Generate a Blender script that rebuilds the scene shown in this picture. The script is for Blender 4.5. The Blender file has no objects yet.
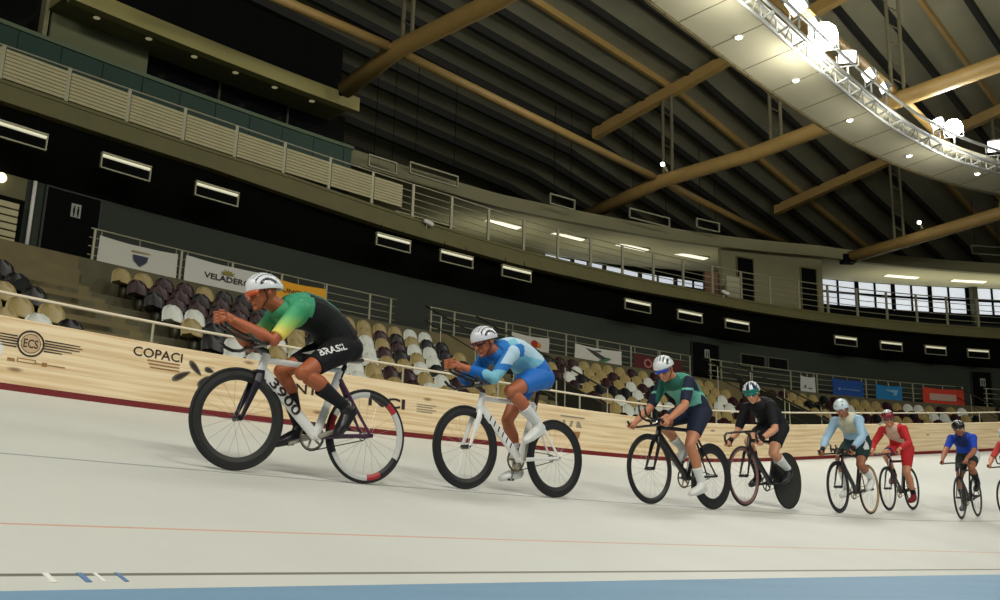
import bpy, bmesh, math, random
import numpy as np
from mathutils import Vector, Matrix
from mathutils.bvhtree import BVHTree
random.seed(7)
scene = bpy.context.scene
COL = scene.collection
PI = math.pi

# ------------------------------------------------------------------ materials
MATS = {}
def lin(c):
    return tuple(((v/12.92) if v <= .04045 else ((v+.055)/1.055)**2.4) for v in c)
def mat(name, rgb, rough=.6, metal=0., spec=.5, emit=0., emit_rgb=None, noise=0., nscale=6., coat=0., bump=0., bscale=40.):
    """procedural principled material; rgb in 0-255 display values, with optional wear noise and bump"""
    if name in MATS: return MATS[name]
    m = bpy.data.materials.new(name); m.use_nodes = True
    nt = m.node_tree; b = nt.nodes['Principled BSDF']
    c = lin([v/255. for v in rgb])
    b.inputs['Base Color'].default_value = (*c, 1)
    b.inputs['Roughness'].default_value = rough
    b.inputs['Metallic'].default_value = metal
    b.inputs['Specular IOR Level'].default_value = spec
    if coat: b.inputs['Coat Weight'].default_value = coat
    if emit:
        e = lin([v/255. for v in (emit_rgb or rgb)])
        b.inputs['Emission Color'].default_value = (*e, 1)
        b.inputs['Emission Strength'].default_value = emit
    if noise or bump:
        tc = nt.nodes.new('ShaderNodeTexCoord')
        n = nt.nodes.new('ShaderNodeTexNoise'); n.inputs['Scale'].default_value = nscale; n.inputs['Detail'].default_value = 4
        nt.links.new(tc.outputs['Object'], n.inputs['Vector'])
        if noise:
            r = nt.nodes.new('ShaderNodeValToRGB')
            r.color_ramp.elements[0].position = .3; r.color_ramp.elements[1].position = .7
            r.color_ramp.elements[0].color = (*[max(0, v*(1-noise)) for v in c], 1)
            r.color_ramp.elements[1].color = (*[min(1, v*(1+noise)) for v in c], 1)
            nt.links.new(n.outputs['Fac'], r.inputs['Fac']); nt.links.new(r.outputs['Color'], b.inputs['Base Color'])
        if bump:
            n2 = nt.nodes.new('ShaderNodeTexNoise'); n2.inputs['Scale'].default_value = bscale
            nt.links.new(tc.outputs['Object'], n2.inputs['Vector'])
            bp = nt.nodes.new('ShaderNodeBump'); bp.inputs['Strength'].default_value = bump; bp.inputs['Distance'].default_value = .01
            nt.links.new(n2.outputs['Fac'], bp.inputs['Height']); nt.links.new(bp.outputs['Normal'], b.inputs['Normal'])
    MATS[name] = m
    return m

def mat_pine():
    """pine plywood: long grain bands plus dark knots, driven by the panel's own UV (metres)"""
    m = bpy.data.materials.new('pine_boards'); m.use_nodes = True; nt = m.node_tree; N = nt.nodes; Lk = nt.links
    b = N['Principled BSDF']; b.inputs['Roughness'].default_value = .55
    uv = N.new('ShaderNodeUVMap'); uv.uv_map = 'metres'
    mp = N.new('ShaderNodeMapping'); mp.inputs['Scale'].default_value = (.35, 9, 1)
    Lk.new(uv.outputs['UV'], mp.inputs['Vector'])
    n = N.new('ShaderNodeTexNoise'); n.inputs['Scale'].default_value = 2.2; n.inputs['Detail'].default_value = 6; n.inputs['Distortion'].default_value = .4
    Lk.new(mp.outputs['Vector'], n.inputs['Vector'])
    r = N.new('ShaderNodeValToRGB'); e = r.color_ramp.elements
    e[0].position = .33; e[0].color = (*lin((214/255, 184/255, 136/255)), 1)
    e[1].position = .60; e[1].color = (*lin((240/255, 220/255, 182/255)), 1)
    Lk.new(n.outputs['Fac'], r.inputs['Fac'])
    mp2 = N.new('ShaderNodeMapping'); mp2.inputs['Scale'].default_value = (1.6, 5.2, 1)
    Lk.new(uv.outputs['UV'], mp2.inputs['Vector'])
    v = N.new('ShaderNodeTexVoronoi'); v.inputs['Scale'].default_value = 1.0; v.inputs['Randomness'].default_value = 1.
    Lk.new(mp2.outputs['Vector'], v.inputs['Vector'])
    r2 = N.new('ShaderNodeValToRGB'); e = r2.color_ramp.elements
    e[0].position = .06; e[0].color = (1, 1, 1, 1); e[1].position = .15; e[1].color = (0, 0, 0, 1)
    Lk.new(v.outputs['Distance'], r2.inputs['Fac'])
    mx = N.new('ShaderNodeMixRGB'); mx.inputs['Color2'].default_value = (*lin((110/255, 72/255, 40/255)), 1)
    sc_ = N.new('ShaderNodeMath'); sc_.operation = 'MULTIPLY'; sc_.inputs[1].default_value = .75
    Lk.new(r2.outputs['Color'], sc_.inputs[0]); Lk.new(sc_.outputs[0], mx.inputs['Fac']); Lk.new(r.outputs['Color'], mx.inputs['Color1'])
    # plank joints every 0.24 m
    sx = N.new('ShaderNodeSeparateXYZ'); Lk.new(uv.outputs['UV'], sx.inputs[0])
    md = N.new('ShaderNodeMath'); md.operation = 'FRACT'
    mm = N.new('ShaderNodeMath'); mm.operation = 'MULTIPLY'; mm.inputs[1].default_value = 1/.24
    Lk.new(sx.outputs['Y'], mm.inputs[0]); Lk.new(mm.outputs[0], md.inputs[0])
    lt = N.new('ShaderNodeMath'); lt.operation = 'LESS_THAN'; lt.inputs[1].default_value = .03
    Lk.new(md.outputs[0], lt.inputs[0])
    ml = N.new('ShaderNodeMath'); ml.operation = 'MULTIPLY'; ml.inputs[1].default_value = .35; Lk.new(lt.outputs[0], ml.inputs[0])
    mx2 = N.new('ShaderNodeMixRGB'); mx2.inputs['Color2'].default_value = (*lin((150/255, 112/255, 70/255)), 1)
    Lk.new(ml.outputs[0], mx2.inputs['Fac']); Lk.new(mx.outputs['Color'], mx2.inputs['Color1'])
    Lk.new(mx2.outputs['Color'], b.inputs['Base Color'])
    return m

def mat_track():
    m = bpy.data.materials.new('painted_track'); m.use_nodes = True; nt = m.node_tree; N = nt.nodes; Lk = nt.links
    b = N['Principled BSDF']; b.inputs['Roughness'].default_value = .5
    tc = N.new('ShaderNodeTexCoord')
    n = N.new('ShaderNodeTexNoise'); n.inputs['Scale'].default_value = .7; n.inputs['Detail'].default_value = 5
    Lk.new(tc.outputs['Object'], n.inputs['Vector'])
    r = N.new('ShaderNodeValToRGB'); e = r.color_ramp.elements
    e[0].position = .3; e[0].color = (*lin((200/255, 202/255, 194/255)), 1)
    e[1].position = .7; e[1].color = (*lin((209/255, 211/255, 203/255)), 1)
    Lk.new(n.outputs['Fac'], r.inputs['Fac']); Lk.new(r.outputs['Color'], b.inputs['Base Color'])
    return m

def mat_grad(name, axis, stops, rough=.6):
    """garment colours changing along one axis of the garment's own coordinates"""
    m = bpy.data.materials.new(name); m.use_nodes = True; nt = m.node_tree; N = nt.nodes; Lk = nt.links
    b = N['Principled BSDF']; b.inputs['Roughness'].default_value = rough
    tc = N.new('ShaderNodeTexCoord'); sx = N.new('ShaderNodeSeparateXYZ'); Lk.new(tc.outputs['Object'], sx.inputs[0])
    mr = N.new('ShaderNodeMapRange'); mr.inputs['From Min'].default_value = stops[0][0]; mr.inputs['From Max'].default_value = stops[-1][0]
    Lk.new(sx.outputs[axis], mr.inputs['Value'])
    r = N.new('ShaderNodeValToRGB'); span = stops[-1][0]-stops[0][0]
    for i, (p, c) in enumerate(stops):
        f = (p-stops[0][0])/span
        el = r.color_ramp.elements[i] if i < 2 and len(stops) >= 2 and i == 0 else (r.color_ramp.elements[-1] if i == len(stops)-1 else r.color_ramp.elements.new(f))
        el.position = f; el.color = (*lin([v/255 for v in c]), 1)
    Lk.new(mr.outputs['Result'], r.inputs['Fac']); Lk.new(r.outputs['Color'], b.inputs['Base Color'])
    MATS[name] = m
    return m

# ------------------------------------------------------------------ mesh builder
class MB:
    def __init__(self): self.v = []; self.f = []; self.m = []; self.uv = None
    def add(self, vs, fs, mi=0):
        o = len(self.v); self.v += [tuple(p) for p in vs]
        self.f += [tuple(i+o for i in f) for f in fs]; self.m += [mi]*len(fs)
    def hexa(self, c, mi=0):   # 8 corners: bottom 4 then top 4 (same winding)
        self.add(c, [(0, 3, 2, 1), (4, 5, 6, 7), (0, 1, 5, 4), (1, 2, 6, 5), (2, 3, 7, 6), (3, 0, 4, 7)], mi)
    def box(self, c, ax, ay, az, mi=0):   # centre and half-axis vectors
        c = Vector(c); ax = Vector(ax); ay = Vector(ay); az = Vector(az)
        self.hexa([c-ax-ay-az, c+ax-ay-az, c+ax+ay-az, c-ax+ay-az, c-ax-ay+az, c+ax-ay+az, c+ax+ay+az, c-ax+ay+az], mi)
    def abox(self, x0, x1, y0, y1, z0, z1, mi=0):
        self.box(((x0+x1)/2, (y0+y1)/2, (z0+z1)/2), ((x1-x0)/2, 0, 0), (0, (y1-y0)/2, 0), (0, 0, (z1-z0)/2), mi)
    def loft(self, pts, radii, n=8, lat=None, mi=0, cap=True, closed=False):
        """tube through points; radii scalar or (lateral, other); lat = fixed lateral axis"""
        pts = [Vector(p) for p in pts]; N = len(pts); rings = []
        prev = None
        for i in range(N):
            if closed: d = pts[(i+1) % N]-pts[(i-1) % N]
            else: d = pts[min(i+1, N-1)]-pts[max(i-1, 0)]
            if d.length < 1e-9: d = Vector((0, 0, 1))
            d.normalize()
            if lat is not None: a = Vector(lat)-d*d.dot(Vector(lat))
            elif prev is not None: a = prev-d*d.dot(prev)
            else:
                a = Vector((0, 0, 1)) if abs(d.z) < .9 else Vector((1, 0, 0)); a = a-d*d.dot(a)
            a.normalize(); prev = a; b = d.cross(a)
            r = radii[i] if isinstance(radii, (list, tuple)) and len(radii) == N and not (N == 2 and False) else radii
            ra, rb = (r if isinstance(r, (list, tuple)) else (r, r))
            rings.append([pts[i]+a*math.cos(2*PI*k/n)*ra+b*math.sin(2*PI*k/n)*rb for k in range(n)])
        vs = [p for rg in rings for p in rg]; fs = []
        M = N if closed else N-1
        for i in range(M):
            j = (i+1) % N
            for k in range(n):
                k2 = (k+1) % n; fs.append((i*n+k, i*n+k2, j*n+k2, j*n+k))
        if cap and not closed:
            fs.append(tuple(range(n-1, -1, -1))); fs.append(tuple((N-1)*n+k for k in range(n)))
        self.add(vs, fs, mi)
    def tube(self, a, b, r, n=8, mi=0, r2=None): self.loft([a, b], [r, r if r2 is None else r2], n, mi=mi)
    def ball(self, c, rx, ry=None, rz=None, n=10, mi=0, R=None):
        ry = rx if ry is None else ry; rz = rx if rz is None else rz
        c = Vector(c); vs = []; fs = []; st = n//2+1
        for i in range(st+1):
            th = PI*i/st
            for k in range(n):
                ph = 2*PI*k/n; p = Vector((rx*math.sin(th)*math.cos(ph), ry*math.sin(th)*math.sin(ph), rz*math.cos(th)))
                if R is not None: p = R @ p
                vs.append(c+p)
        for i in range(st):
            for k in range(n):
                k2 = (k+1) % n
                if i == 0: fs.append((k, (i+1)*n+k, (i+1)*n+k2))
                elif i == st-1: fs.append((i*n+k, (i+1)*n+k, i*n+k2))
                else: fs.append((i*n+k, (i+1)*n+k, (i+1)*n+k2, i*n+k2))
        self.add(vs, fs, mi)
    def capsule(self, a, b, r1, r2, n=12, mi=0):
        a = Vector(a); b = Vector(b); d = (b-a)
        if d.length < 1e-6: return self.ball(a, r1, n=n, mi=mi)
        d.normalize(); pts = []; rr = []
        for k in (0.02, .3, .6, .85): pts.append(a-d*r1*math.cos(math.asin(k)) ); rr.append(max(r1*k, 1e-4))
        pts.append(a); rr.append(r1); pts.append(b); rr.append(r2)
        for k in (.85, .6, .3, .02): pts.append(b+d*r2*math.cos(math.asin(k))); rr.append(max(r2*k, 1e-4))
        self.loft(pts, rr, n, mi=mi)
    def torus(self, c, R, r, axis='y', n=48, k=8, mi=0, rw=None):
        """ring around axis; rw = half width along the axis"""
        c = Vector(c); rw = rw or r; vs = []; fs = []
        for i in range(n):
            a = 2*PI*i/n
            for j in range(k):
                b = 2*PI*j/k; q = R+r*math.cos(b); w = rw*math.sin(b)
                if axis == 'y': p = Vector((q*math.cos(a), w, q*math.sin(a)))
                else: p = Vector((q*math.cos(a), q*math.sin(a), w))
                vs.append(c+p)
        for i in range(n):
            for j in range(k):
                fs.append((i*k+j, ((i+1) % n)*k+j, ((i+1) % n)*k+(j+1) % k, i*k+(j+1) % k))
        self.add(vs, fs, mi)
    def mesh(self, name, mats, off=None, smooth=False):
        me = bpy.data.meshes.new(name)
        vs = self.v
        if off is not None: vs = [(p[0]-off[0], p[1]-off[1], p[2]-off[2]) for p in vs]
        me.from_pydata([tuple(p) for p in vs], [], self.f)
        for m in (mats if isinstance(mats, (list, tuple)) else [mats]): me.materials.append(m)
        me.polygons.foreach_set('material_index', self.m)
        if smooth: me.polygons.foreach_set('use_smooth', [True]*len(self.f))
        me.validate(); me.update()
        return me
    def fixed(self, me):
        bm = bmesh.new(); bm.from_mesh(me); bmesh.ops.recalc_face_normals(bm, faces=bm.faces); bm.to_mesh(me); bm.free(); return me
    def build(self, name, mats, parent=None, smooth=False, world=True):
        off = tuple(parent.location) if (parent is not None and world) else None
        me = self.fixed(self.mesh(name, mats, off, smooth))
        o = bpy.data.objects.new(name, me); COL.objects.link(o)
        if parent is not None: o.parent = parent
        return o

def tag(o, label=None, cat=None, group=None, kind=None):
    if label: o['label'] = label
    if cat: o['category'] = cat
    if group: o['group'] = group
    if kind: o['kind'] = kind
    return o
def thing(name, loc, label, cat, group=None):
    o = bpy.data.objects.new(name, None); COL.objects.link(o); o.location = loc; o.empty_display_size = .1
    return tag(o, label, cat, group)
def structure(o): o['kind'] = 'structure'; return o

# ------------------------------------------------------------------ text as flat polygons
_dg = bpy.context.evaluated_depsgraph_get
def text_polys(s, size=1., bold=0.):
    cu = bpy.data.curves.new('lettering', 'FONT'); cu.body = s; cu.size = size; cu.align_x = 'CENTER'; cu.align_y = 'CENTER'
    cu.resolution_u = 3; cu.offset = bold
    ob = bpy.data.objects.new('lettering', cu); COL.objects.link(ob); bpy.context.view_layer.update()
    me = ob.evaluated_get(_dg()).to_mesh()
    vs = [tuple(v.co) for v in me.vertices]; fs = [tuple(p.vertices) for p in me.polygons]
    ob.to_mesh_clear(); bpy.data.objects.remove(ob); bpy.data.curves.remove(cu)
    return vs, fs
def text_size(vs):
    xs = [v[0] for v in vs]; ys = [v[1] for v in vs]
    return min(xs), max(xs), min(ys), max(ys)

# ------------------------------------------------------------------ camera: level of the inner edge is z = 0
PITCH, ROLL, ZC = 0.2360116, 0.0276188, 0.1751719
fw = Vector((0, math.cos(PITCH), math.sin(PITCH))); up0 = Vector((0, -math.sin(PITCH), math.cos(PITCH))); r0 = Vector((1, 0, 0))
cr = r0*math.cos(ROLL)+up0*math.sin(ROLL); cu_ = up0*math.cos(ROLL)-r0*math.sin(ROLL)
cam = bpy.data.cameras.new('camera'); cam.lens = 36; cam.sensor_width = 36; cam.clip_end = 300; cam.clip_start = .05
co = bpy.data.objects.new('camera', cam); COL.objects.link(co)
co.matrix_world = Matrix(((cr.x, cu_.x, -fw.x, 0), (cr.y, cu_.y, -fw.y, 0), (cr.z, cu_.z, -fw.z, ZC), (0, 0, 0, 1)))
scene.camera = co
def toimg(p):
    p = Vector(p)-Vector((0, 0, ZC)); d = p.dot(fw); return 500+1000*p.dot(cr)/d, 300-1000*p.dot(cu_)/d, d

# ------------------------------------------------------------------ plan curves
# the track: straight, easing into the far bend; bank angle grows through the bend
S = np.arange(-22, 75, .1); i0 = int(round(22/.1))
kn = [-5, 5, 15, 25, 35, 50]
_k = np.interp(S, kn, [0, 0, -.0119, -.02, -.03, -.03]); BANK = np.interp(S, kn, [.2366, .2047, .2310, .3947, .5836, .7])
_g = np.exp(-(np.arange(-60, 61)*.1/2.2)**2); _g /= _g.sum(); BANK = np.convolve(np.pad(BANK, 60, mode='edge'), _g, mode='valid')
_h = np.cumsum(_k)*.1; _h = _h-_h[i0]+.8221
TX = np.cumsum(np.cos(_h))*.1; TY = np.cumsum(np.sin(_h))*.1
TX = TX-TX[i0]-2.1291; TY = TY-TY[i0]+2.2624; THD = _h
def trk(s, r, dz=0., nrm=0.):
    """point on the banked track: s along, r up the slope from the inner edge; nrm = height off the boards"""
    x = np.interp(s, S, TX); y = np.interp(s, S, TY); h = np.interp(s, S, THD); b = np.interp(s, S, BANK)
    n = (-math.sin(h), math.cos(h)); 
    rr = r*math.cos(b)-nrm*math.sin(b)
    return Vector((x+n[0]*rr, y+n[1]*rr, r*math.sin(b)+nrm*math.cos(b)+dz))
def trkdir(s):
    h = np.interp(s, S, THD); return Vector((math.cos(h), math.sin(h), 0))
# the hall: straight, then two arcs, measured at the balcony's front edge
T = np.arange(-30, 90, .1); j0 = 300
Hq = [-13.0629, 18.7265, .836109, 4.6, -.0115859, 28.6983, -.0270155]
_kb = np.where(T < Hq[3], 0, np.where(T < Hq[5], Hq[4], Hq[6])); _hb = Hq[2]+np.cumsum(_kb)*.1; _hb = _hb-_hb[j0]+Hq[2]
BX = np.cumsum(np.cos(_hb))*.1; BY = np.cumsum(np.sin(_hb))*.1
BX = BX-BX[j0]+Hq[0]; BY = BY-BY[j0]+Hq[1]; BHD = _hb
def W(t, m, z):
    """t along the hall, m outward from the balcony edge, z above the camera"""
    x = np.interp(t, T, BX); y = np.interp(t, T, BY); h = np.interp(t, T, BHD)
    return Vector((x-math.sin(h)*m, y+math.cos(h)*m, z+ZC))
def Wdir(t):
    h = np.interp(t, T, BHD); return Vector((math.cos(h), math.sin(h), 0)), Vector((-math.sin(h), math.cos(h), 0))
# straight roof frame
D0 = Vector((math.cos(Hq[2]), math.sin(Hq[2]), 0)); N0 = Vector((-math.sin(Hq[2]), math.cos(Hq[2]), 0)); O0 = Vector((Hq[0], Hq[1], ZC))
def RF(t, m, z): return O0+D0*t+N0*m+Vector((0, 0, z))
def frange(a, b, st):
    n = max(1, int(math.ceil((b-a)/st-1e-6))); return [a+(b-a)*i/n for i in range(n+1)]

def sweep(mb, t0, t1, prof, mi=0, step=.6, fn=W, caps=True):
    """closed profile [(m,z)...] swept along the hall curve"""
    ts = frange(t0, t1, step); n = len(prof)
    vs = [fn(t, m, z) for t in ts for (m, z) in prof]; fs = []
    for i in range(len(ts)-1):
        for k in range(n):
            k2 = (k+1) % n; fs.append((i*n+k, (i+1)*n+k, (i+1)*n+k2, i*n+k2))
    if caps: fs.append(tuple(range(n))); fs.append(tuple((len(ts)-1)*n+k for k in range(n-1, -1, -1)))
    mb.add(vs, fs, mi)
def rect(m0, m1, z0, z1): return [(m0, z0), (m1, z0), (m1, z1), (m0, z1)]
def pipe(mb, pts, r, n=6, mi=0): mb.loft(pts, r if not isinstance(r, (int, float)) else [r]*len(pts), n, mi=mi)

# ------------------------------------------------------------------ shared materials
M_track = mat_track(); M_pine = mat_pine()
M_blue = mat('blue_apron_paint', (112, 152, 182), .55, noise=.06, nscale=1.2)
M_red = mat('dark_red_stripe', (112, 24, 26), .5)
M_black_line = mat('black_line_paint', (112, 112, 100), .6)
M_red_line = mat('faded_red_line_paint', (204, 160, 138), .6)
M_blue_line = mat('faded_blue_line_paint', (138, 146, 144), .6)
M_mark = mat('blue_mark_paint', (95, 130, 170), .6)
M_white_mark = mat('white_mark_paint', (232, 232, 224), .6)
M_conc = mat('olive_concrete', (96, 92, 68), .85, noise=.15, nscale=2.5)
M_step = mat('tan_step_concrete', (118, 107, 74), .85, noise=.12, nscale=2)
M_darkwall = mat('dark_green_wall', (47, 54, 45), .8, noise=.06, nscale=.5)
M_black = mat('black_paint', (9, 11, 10), .9, spec=.1)
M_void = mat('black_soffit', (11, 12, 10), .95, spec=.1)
M_olive = mat('olive_fascia', (104, 100, 62), .7, noise=.08, nscale=1.5)
M_beige = mat('beige_fascia', (132, 128, 96), .75, noise=.05, nscale=.8)
M_slat = mat('cream_slat_panel', (182, 174, 134), .6, noise=.05, nscale=3)
M_slat_gap = mat('slat_shadow_groove', (128, 120, 86), .7)
M_steel = mat('pale_railing_steel', (166, 164, 138), .45, metal=.3)
M_steel_d = mat('dark_railing_steel', (70, 70, 55), .5, metal=.4)
M_white = mat('white_paint', (225, 225, 220), .5)
M_green = mat('dark_green_cladding', (32, 66, 52), .5, noise=.1, nscale=1.2)
M_greenedge = mat('pale_green_coping', (96, 112, 84), .6)
M_glassdark = mat('dark_window_glass', (12, 15, 15), .15)
M_tan_steel = mat('tan_painted_steel', (154, 126, 72), .5, noise=.08, nscale=2)
M_roof = mat('grey_roof_sheet', (128, 125, 102), .7, noise=.1, nscale=.6)
M_purlin = mat('dark_purlin_steel', (22, 22, 16), .7)
M_ring = mat('pale_ring_panel', (212, 206, 176), .6, noise=.05, nscale=.6)
M_grey_steel = mat('grey_truss_steel', (150, 152, 146), .45, metal=.3)
M_lamp = mat('lit_tube', (240, 240, 215), .5, emit=.42, emit_rgb=(255, 250, 215))
M_strip = mat('lit_ceiling_strip', (250, 250, 230), .5, emit=.9, emit_rgb=(255, 250, 225))
M_window_lit = mat('lit_window_pane', (220, 225, 235), .3, emit=.62, emit_rgb=(225, 232, 245))
M_flood = mat('flood_lens', (255, 255, 255), .3, emit=6., emit_rgb=(250, 253, 255))
M_flood_hot = mat('flood_glare_ball', (255, 255, 255), .3, emit=60., emit_rgb=(250, 253, 255))
M_spotlens = mat('downlight_lens', (255, 255, 245), .3, emit=8., emit_rgb=(255, 253, 240))
M_dim = mat('dim_downlight_lens', (190, 185, 140), .4, emit=.18, emit_rgb=(255, 240, 190))
M_ink = mat('black_print', (42, 30, 24), .6)
M_ink2 = mat('brown_print', (150, 112, 66), .7)
M_ink3 = mat('grey_print', (150, 140, 120), .7)

# ------------------------------------------------------------------ track, apron, painted lines
def ground():
    mb = MB()
    rs = [(-.12, 0), (.165, 0), (.205, 1), (.86, 0), (.885, 2), (2.55, 0), (2.575, 3), (6.78, 0), (6.85, 4), (7.02, 0)]
    # first entry is the start; each later entry = (r_end, material of the band ending there)
    edges = [-.03, .135, .168, .86, .885, 2.625, 2.66, 6.76, 6.87, 7.0]
    mats = [0, 1, 0, 2, 0, 3, 0, 0, 0]
    E2 = []; M2 = []
    for a, b, m in zip(edges[:-1], edges[1:], mats):
        n = max(1, int((b-a)/.7))
        for i in range(n): E2.append(a+(b-a)*i/n); M2.append(m)
    E2.append(edges[-1])
    ss = frange(-18, 62, .5); n = len(E2)
    vs = [trk(s, r) for s in ss for r in E2]
    mb.v += [tuple(v) for v in vs]
    for i in range(len(ss)-1):
        for k in range(n-1):
            mb.f.append((i*n+k, (i+1)*n+k, (i+1)*n+k+1, i*n+k+1)); mb.m.append(M2[k])
    o = mb.build('floor', [M_track, M_black_line, M_red_line, M_blue_line, M_red], smooth=False); structure(o)
    # flat blue apron and infield
    mb = MB(); vs = []; 
    E3 = [-.03, -1.2, -4, -9]
    for s in ss:
        for r in E3:
            p = trk(s, 0); h = np.interp(s, S, THD); vs.append((p.x-math.sin(h)*r, p.y+math.cos(h)*r, -.004))
    mb.v += vs; n = 4
    for i in range(len(ss)-1):
        for k in range(3): mb.f.append((i*n+k, (i+1)*n+k, (i+1)*n+k+1, i*n+k+1)); mb.m.append(0)
    structure(mb.build('floor', [M_blue]))
    mb = MB(); mb.abox(-30, 60, -30, 50, -.5, -.04)
    structure(mb.build('floor', [mat('grey_infield', (130, 132, 130), .7)]))
    # short slanted timing marks between the black line and the apron
    for (s, w, m, l) in [(1.22, .02, M_white_mark, .012), (1.33, .02, M_mark, .012), (1.385, .013, M_white_mark, .012), (1.46, .014, M_mark, .012)]:
        mb = MB()
        ps = [trk(s, .165, nrm=.003), trk(s+w, .165, nrm=.003), trk(s+w-l, .06, nrm=.003), trk(s-l, .06, nrm=.003)]
        q = [p-Vector((0, 0, .003)) for p in ps]
        mb.hexa(q+ps); o = mb.build('timing_mark', [m])
        tag(o, ('faint white' if m is M_white_mark else 'pale blue')+' slanted timing mark on the track '+{1.22: 'nearest the left edge of the photo', 1.33: 'left of the two blue ones', 1.385: 'just right of the wider blue one', 1.46: 'right of the two blue ones'}[s], 'marking')
ground()

# ------------------------------------------------------------------ fence round the track, with its prints
FH = .69
def fence():
    t = thing('track_fence', trk(4, 7.0), 'long pale pine plywood fence along the top of the banked track', 'fence')
    mb = MB(); ss = frange(-12, 58, .4); rr = [6.9, 6.93]
    uvs = []
    for s in ss:
        b0 = trk(s, 6.88); h = np.interp(s, S, THD); n = Vector((-math.sin(h), math.cos(h), 0))
        for (dn, dz) in [(0, -.03), (0, FH), (.02, FH+.012), (.10, FH+.012), (.10, -.6)]: mb.v.append(tuple(b0+n*dn+Vector((0, 0, dz)))); uvs.append((s, dz+dn))
    n = 5
    for i in range(len(ss)-1):
        for k in range(n):
            k2 = (k+1) % n; mb.f.append((i*n+k, (i+1)*n+k, (i+1)*n+k2, i*n+k2)); mb.m.append(0)
    off = tuple(t.location); me = mb.mesh('boards', [M_pine], off)
    uvl = me.uv_layers.new(name='metres')
    for p in me.polygons:
        for li, vi in zip(p.loop_indices, p.vertices): uvl.data[li].uv = uvs[vi]
    bm = bmesh.new(); bm.from_mesh(me); bmesh.ops.recalc_face_normals(bm, faces=bm.faces); bm.to_mesh(me); bm.free()
    o = bpy.data.objects.new('boards', me); COL.objects.link(o); o.parent = t
    def P(s, z, lift=.004):
        b0 = trk(s, 6.88); h = np.interp(s, S, THD); n = Vector((-math.sin(h), math.cos(h), 0)); return b0-n*lift+Vector((0, 0, z))
    def decal(name, polys, m, label=None, lift=.004):
        mb = MB()
        for (vs, fs) in polys: mb.add([P(s, z, lift) for (s, z) in vs], fs)
        o = mb.build(name, [m], t)
        if label: o['label'] = label
        return o
    def txt(s, sc, zc, w, h, m, name='printed_word', label=None, bold=.01, slant=0):
        vs, fs = text_polys(s, 1, bold); a, b, c, d = text_size(vs)
        pts = [(sc+((x-(a+b)/2)/(b-a))*w, zc+((y-(c+d)/2)/(d-c))*h) for x, y, _ in vs]
        return decal(name, [(pts, fs)], m, label)
    def ringp(sc, zc, r0, r1, asp=1., n=36, a0=0, a1=2*PI):
        vs = []; fs = []
        for i in range(n+1):
            a = a0+(a1-a0)*i/n
            for r in (r0, r1): vs.append((sc+r*math.cos(a)*asp, zc+r*math.sin(a)))
        for i in range(n): fs.append((2*i, 2*i+1, 2*i+3, 2*i+2))
        return vs, fs
    mb = MB()
    for s0, s1 in zip(frange(-12, 58, .4)[:-1], frange(-12, 58, .4)[1:]):
        mb.hexa([P(s0, -.01, .0), P(s1, -.01, .0), P(s1, -.01, .012), P(s0, -.01, .012), P(s0, .062, .0), P(s1, .062, .0), P(s1, .062, .012), P(s0, .062, .012)])
    mb.build('base_strip', [M_red], t)['label'] = 'dark red base strip'
    # winged round crest
    c, z = 3.705, .475
    pl = [ringp(c, z, .112, .130, 1.02), ringp(c, z, .088, .094, 1.02)]
    for i, (dz, l) in enumerate([(.052, .42), (.026, .45), (.0, .42), (-.026, .33), (-.052, .22)]):
        for sg in (-1, 1):
            a = c+sg*.13; b = c+sg*(.13+l*.85); 
            pl.append(([(a, z+dz+.007), (b, z+dz+.004), (b, z+dz-.004), (a, z+dz-.007)], [(0, 1, 2, 3)]))
    decal('winged_crest', pl, M_ink, 'black winged round crest')
    txt('ECS', c, z, .14, .085, M_ink, 'crest_letters', bold=.015)
    decal('crest_disc', [([(c+.088*math.cos(2*PI*k/30), z+.088*math.sin(2*PI*k/30)) for k in range(30)], [tuple(range(30))])], mat('crest_tan', (196, 168, 132), .6), None, .002)
    # lighter brown caption under the crest
    pl = []
    for (a, b, z0, z1) in [(-.2, -.13, .28, .31), (-.11, .07, .315, .322), (-.11, -.10, .285, .32), (-.11, .07, .283, .29), (.06, .07, .285, .32), (.07, .36, .288, .298), (.13, .18, .275, .312)]:
        pl.append(([(c+a, z0), (c+b, z0), (c+b, z1), (c+a, z1)], [(0, 1, 2, 3)]))
    decal('crest_caption', pl, M_ink2, 'brown caption strip')
    # white disc at the left end
    c2, z2 = 3.375, .375
    decal('white_disc', [([(c2+.085*math.cos(2*PI*k/30), z2+.09*math.sin(2*PI*k/30)) for k in range(30)], [tuple(range(30))])], M_white, 'white disc')
    txt('COPACI', 5.04, .585, .57, .10, M_ink, label='black sans-serif word', bold=.012)
    for k in range(3):
        vs = [(4.92+.02*k, .50-.035*k), (5.30, .50-.035*k), (5.30, .515-.035*k), (4.92+.02*k, .515-.035*k)]
        decal('small_print', [(vs, [(0, 1, 2, 3)])], M_ink2)
    # a spray of four dark leaves
    pl = []; pl2 = []
    def leaf(cs, cz, L, w, ang):
        out = []
        for i in range(24):
            a = 2*PI*i/24; x = L*math.cos(a); y = w*math.sin(a)*(1-.35*math.cos(a)); out.append((cs+x*math.cos(ang)-y*math.sin(ang), cz+x*math.sin(ang)+y*math.cos(ang)))
        return out, [tuple(range(24))]
    L = [(5.49, .50, .105, .035, -.75), (5.33, .395, .12, .034, .5), (5.66, .50, .06, .03, -.2), (5.60, .37, .09, .035, .8)]
    mg = mat('leaf_outline', (96, 92, 74), .6)
    decal('leaf_spray', [leaf(*a) for a in L], mg, 'dark printed leaf spray')
    for a in L:
        mbx = MB(); vs, fs = leaf(a[0], a[1], a[2]*.72, a[3]*.6, a[4]); mbx.add([P(s, zz, .006) for s, zz in vs], fs); mbx.build('leaf_centre', [M_ink], t)
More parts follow.
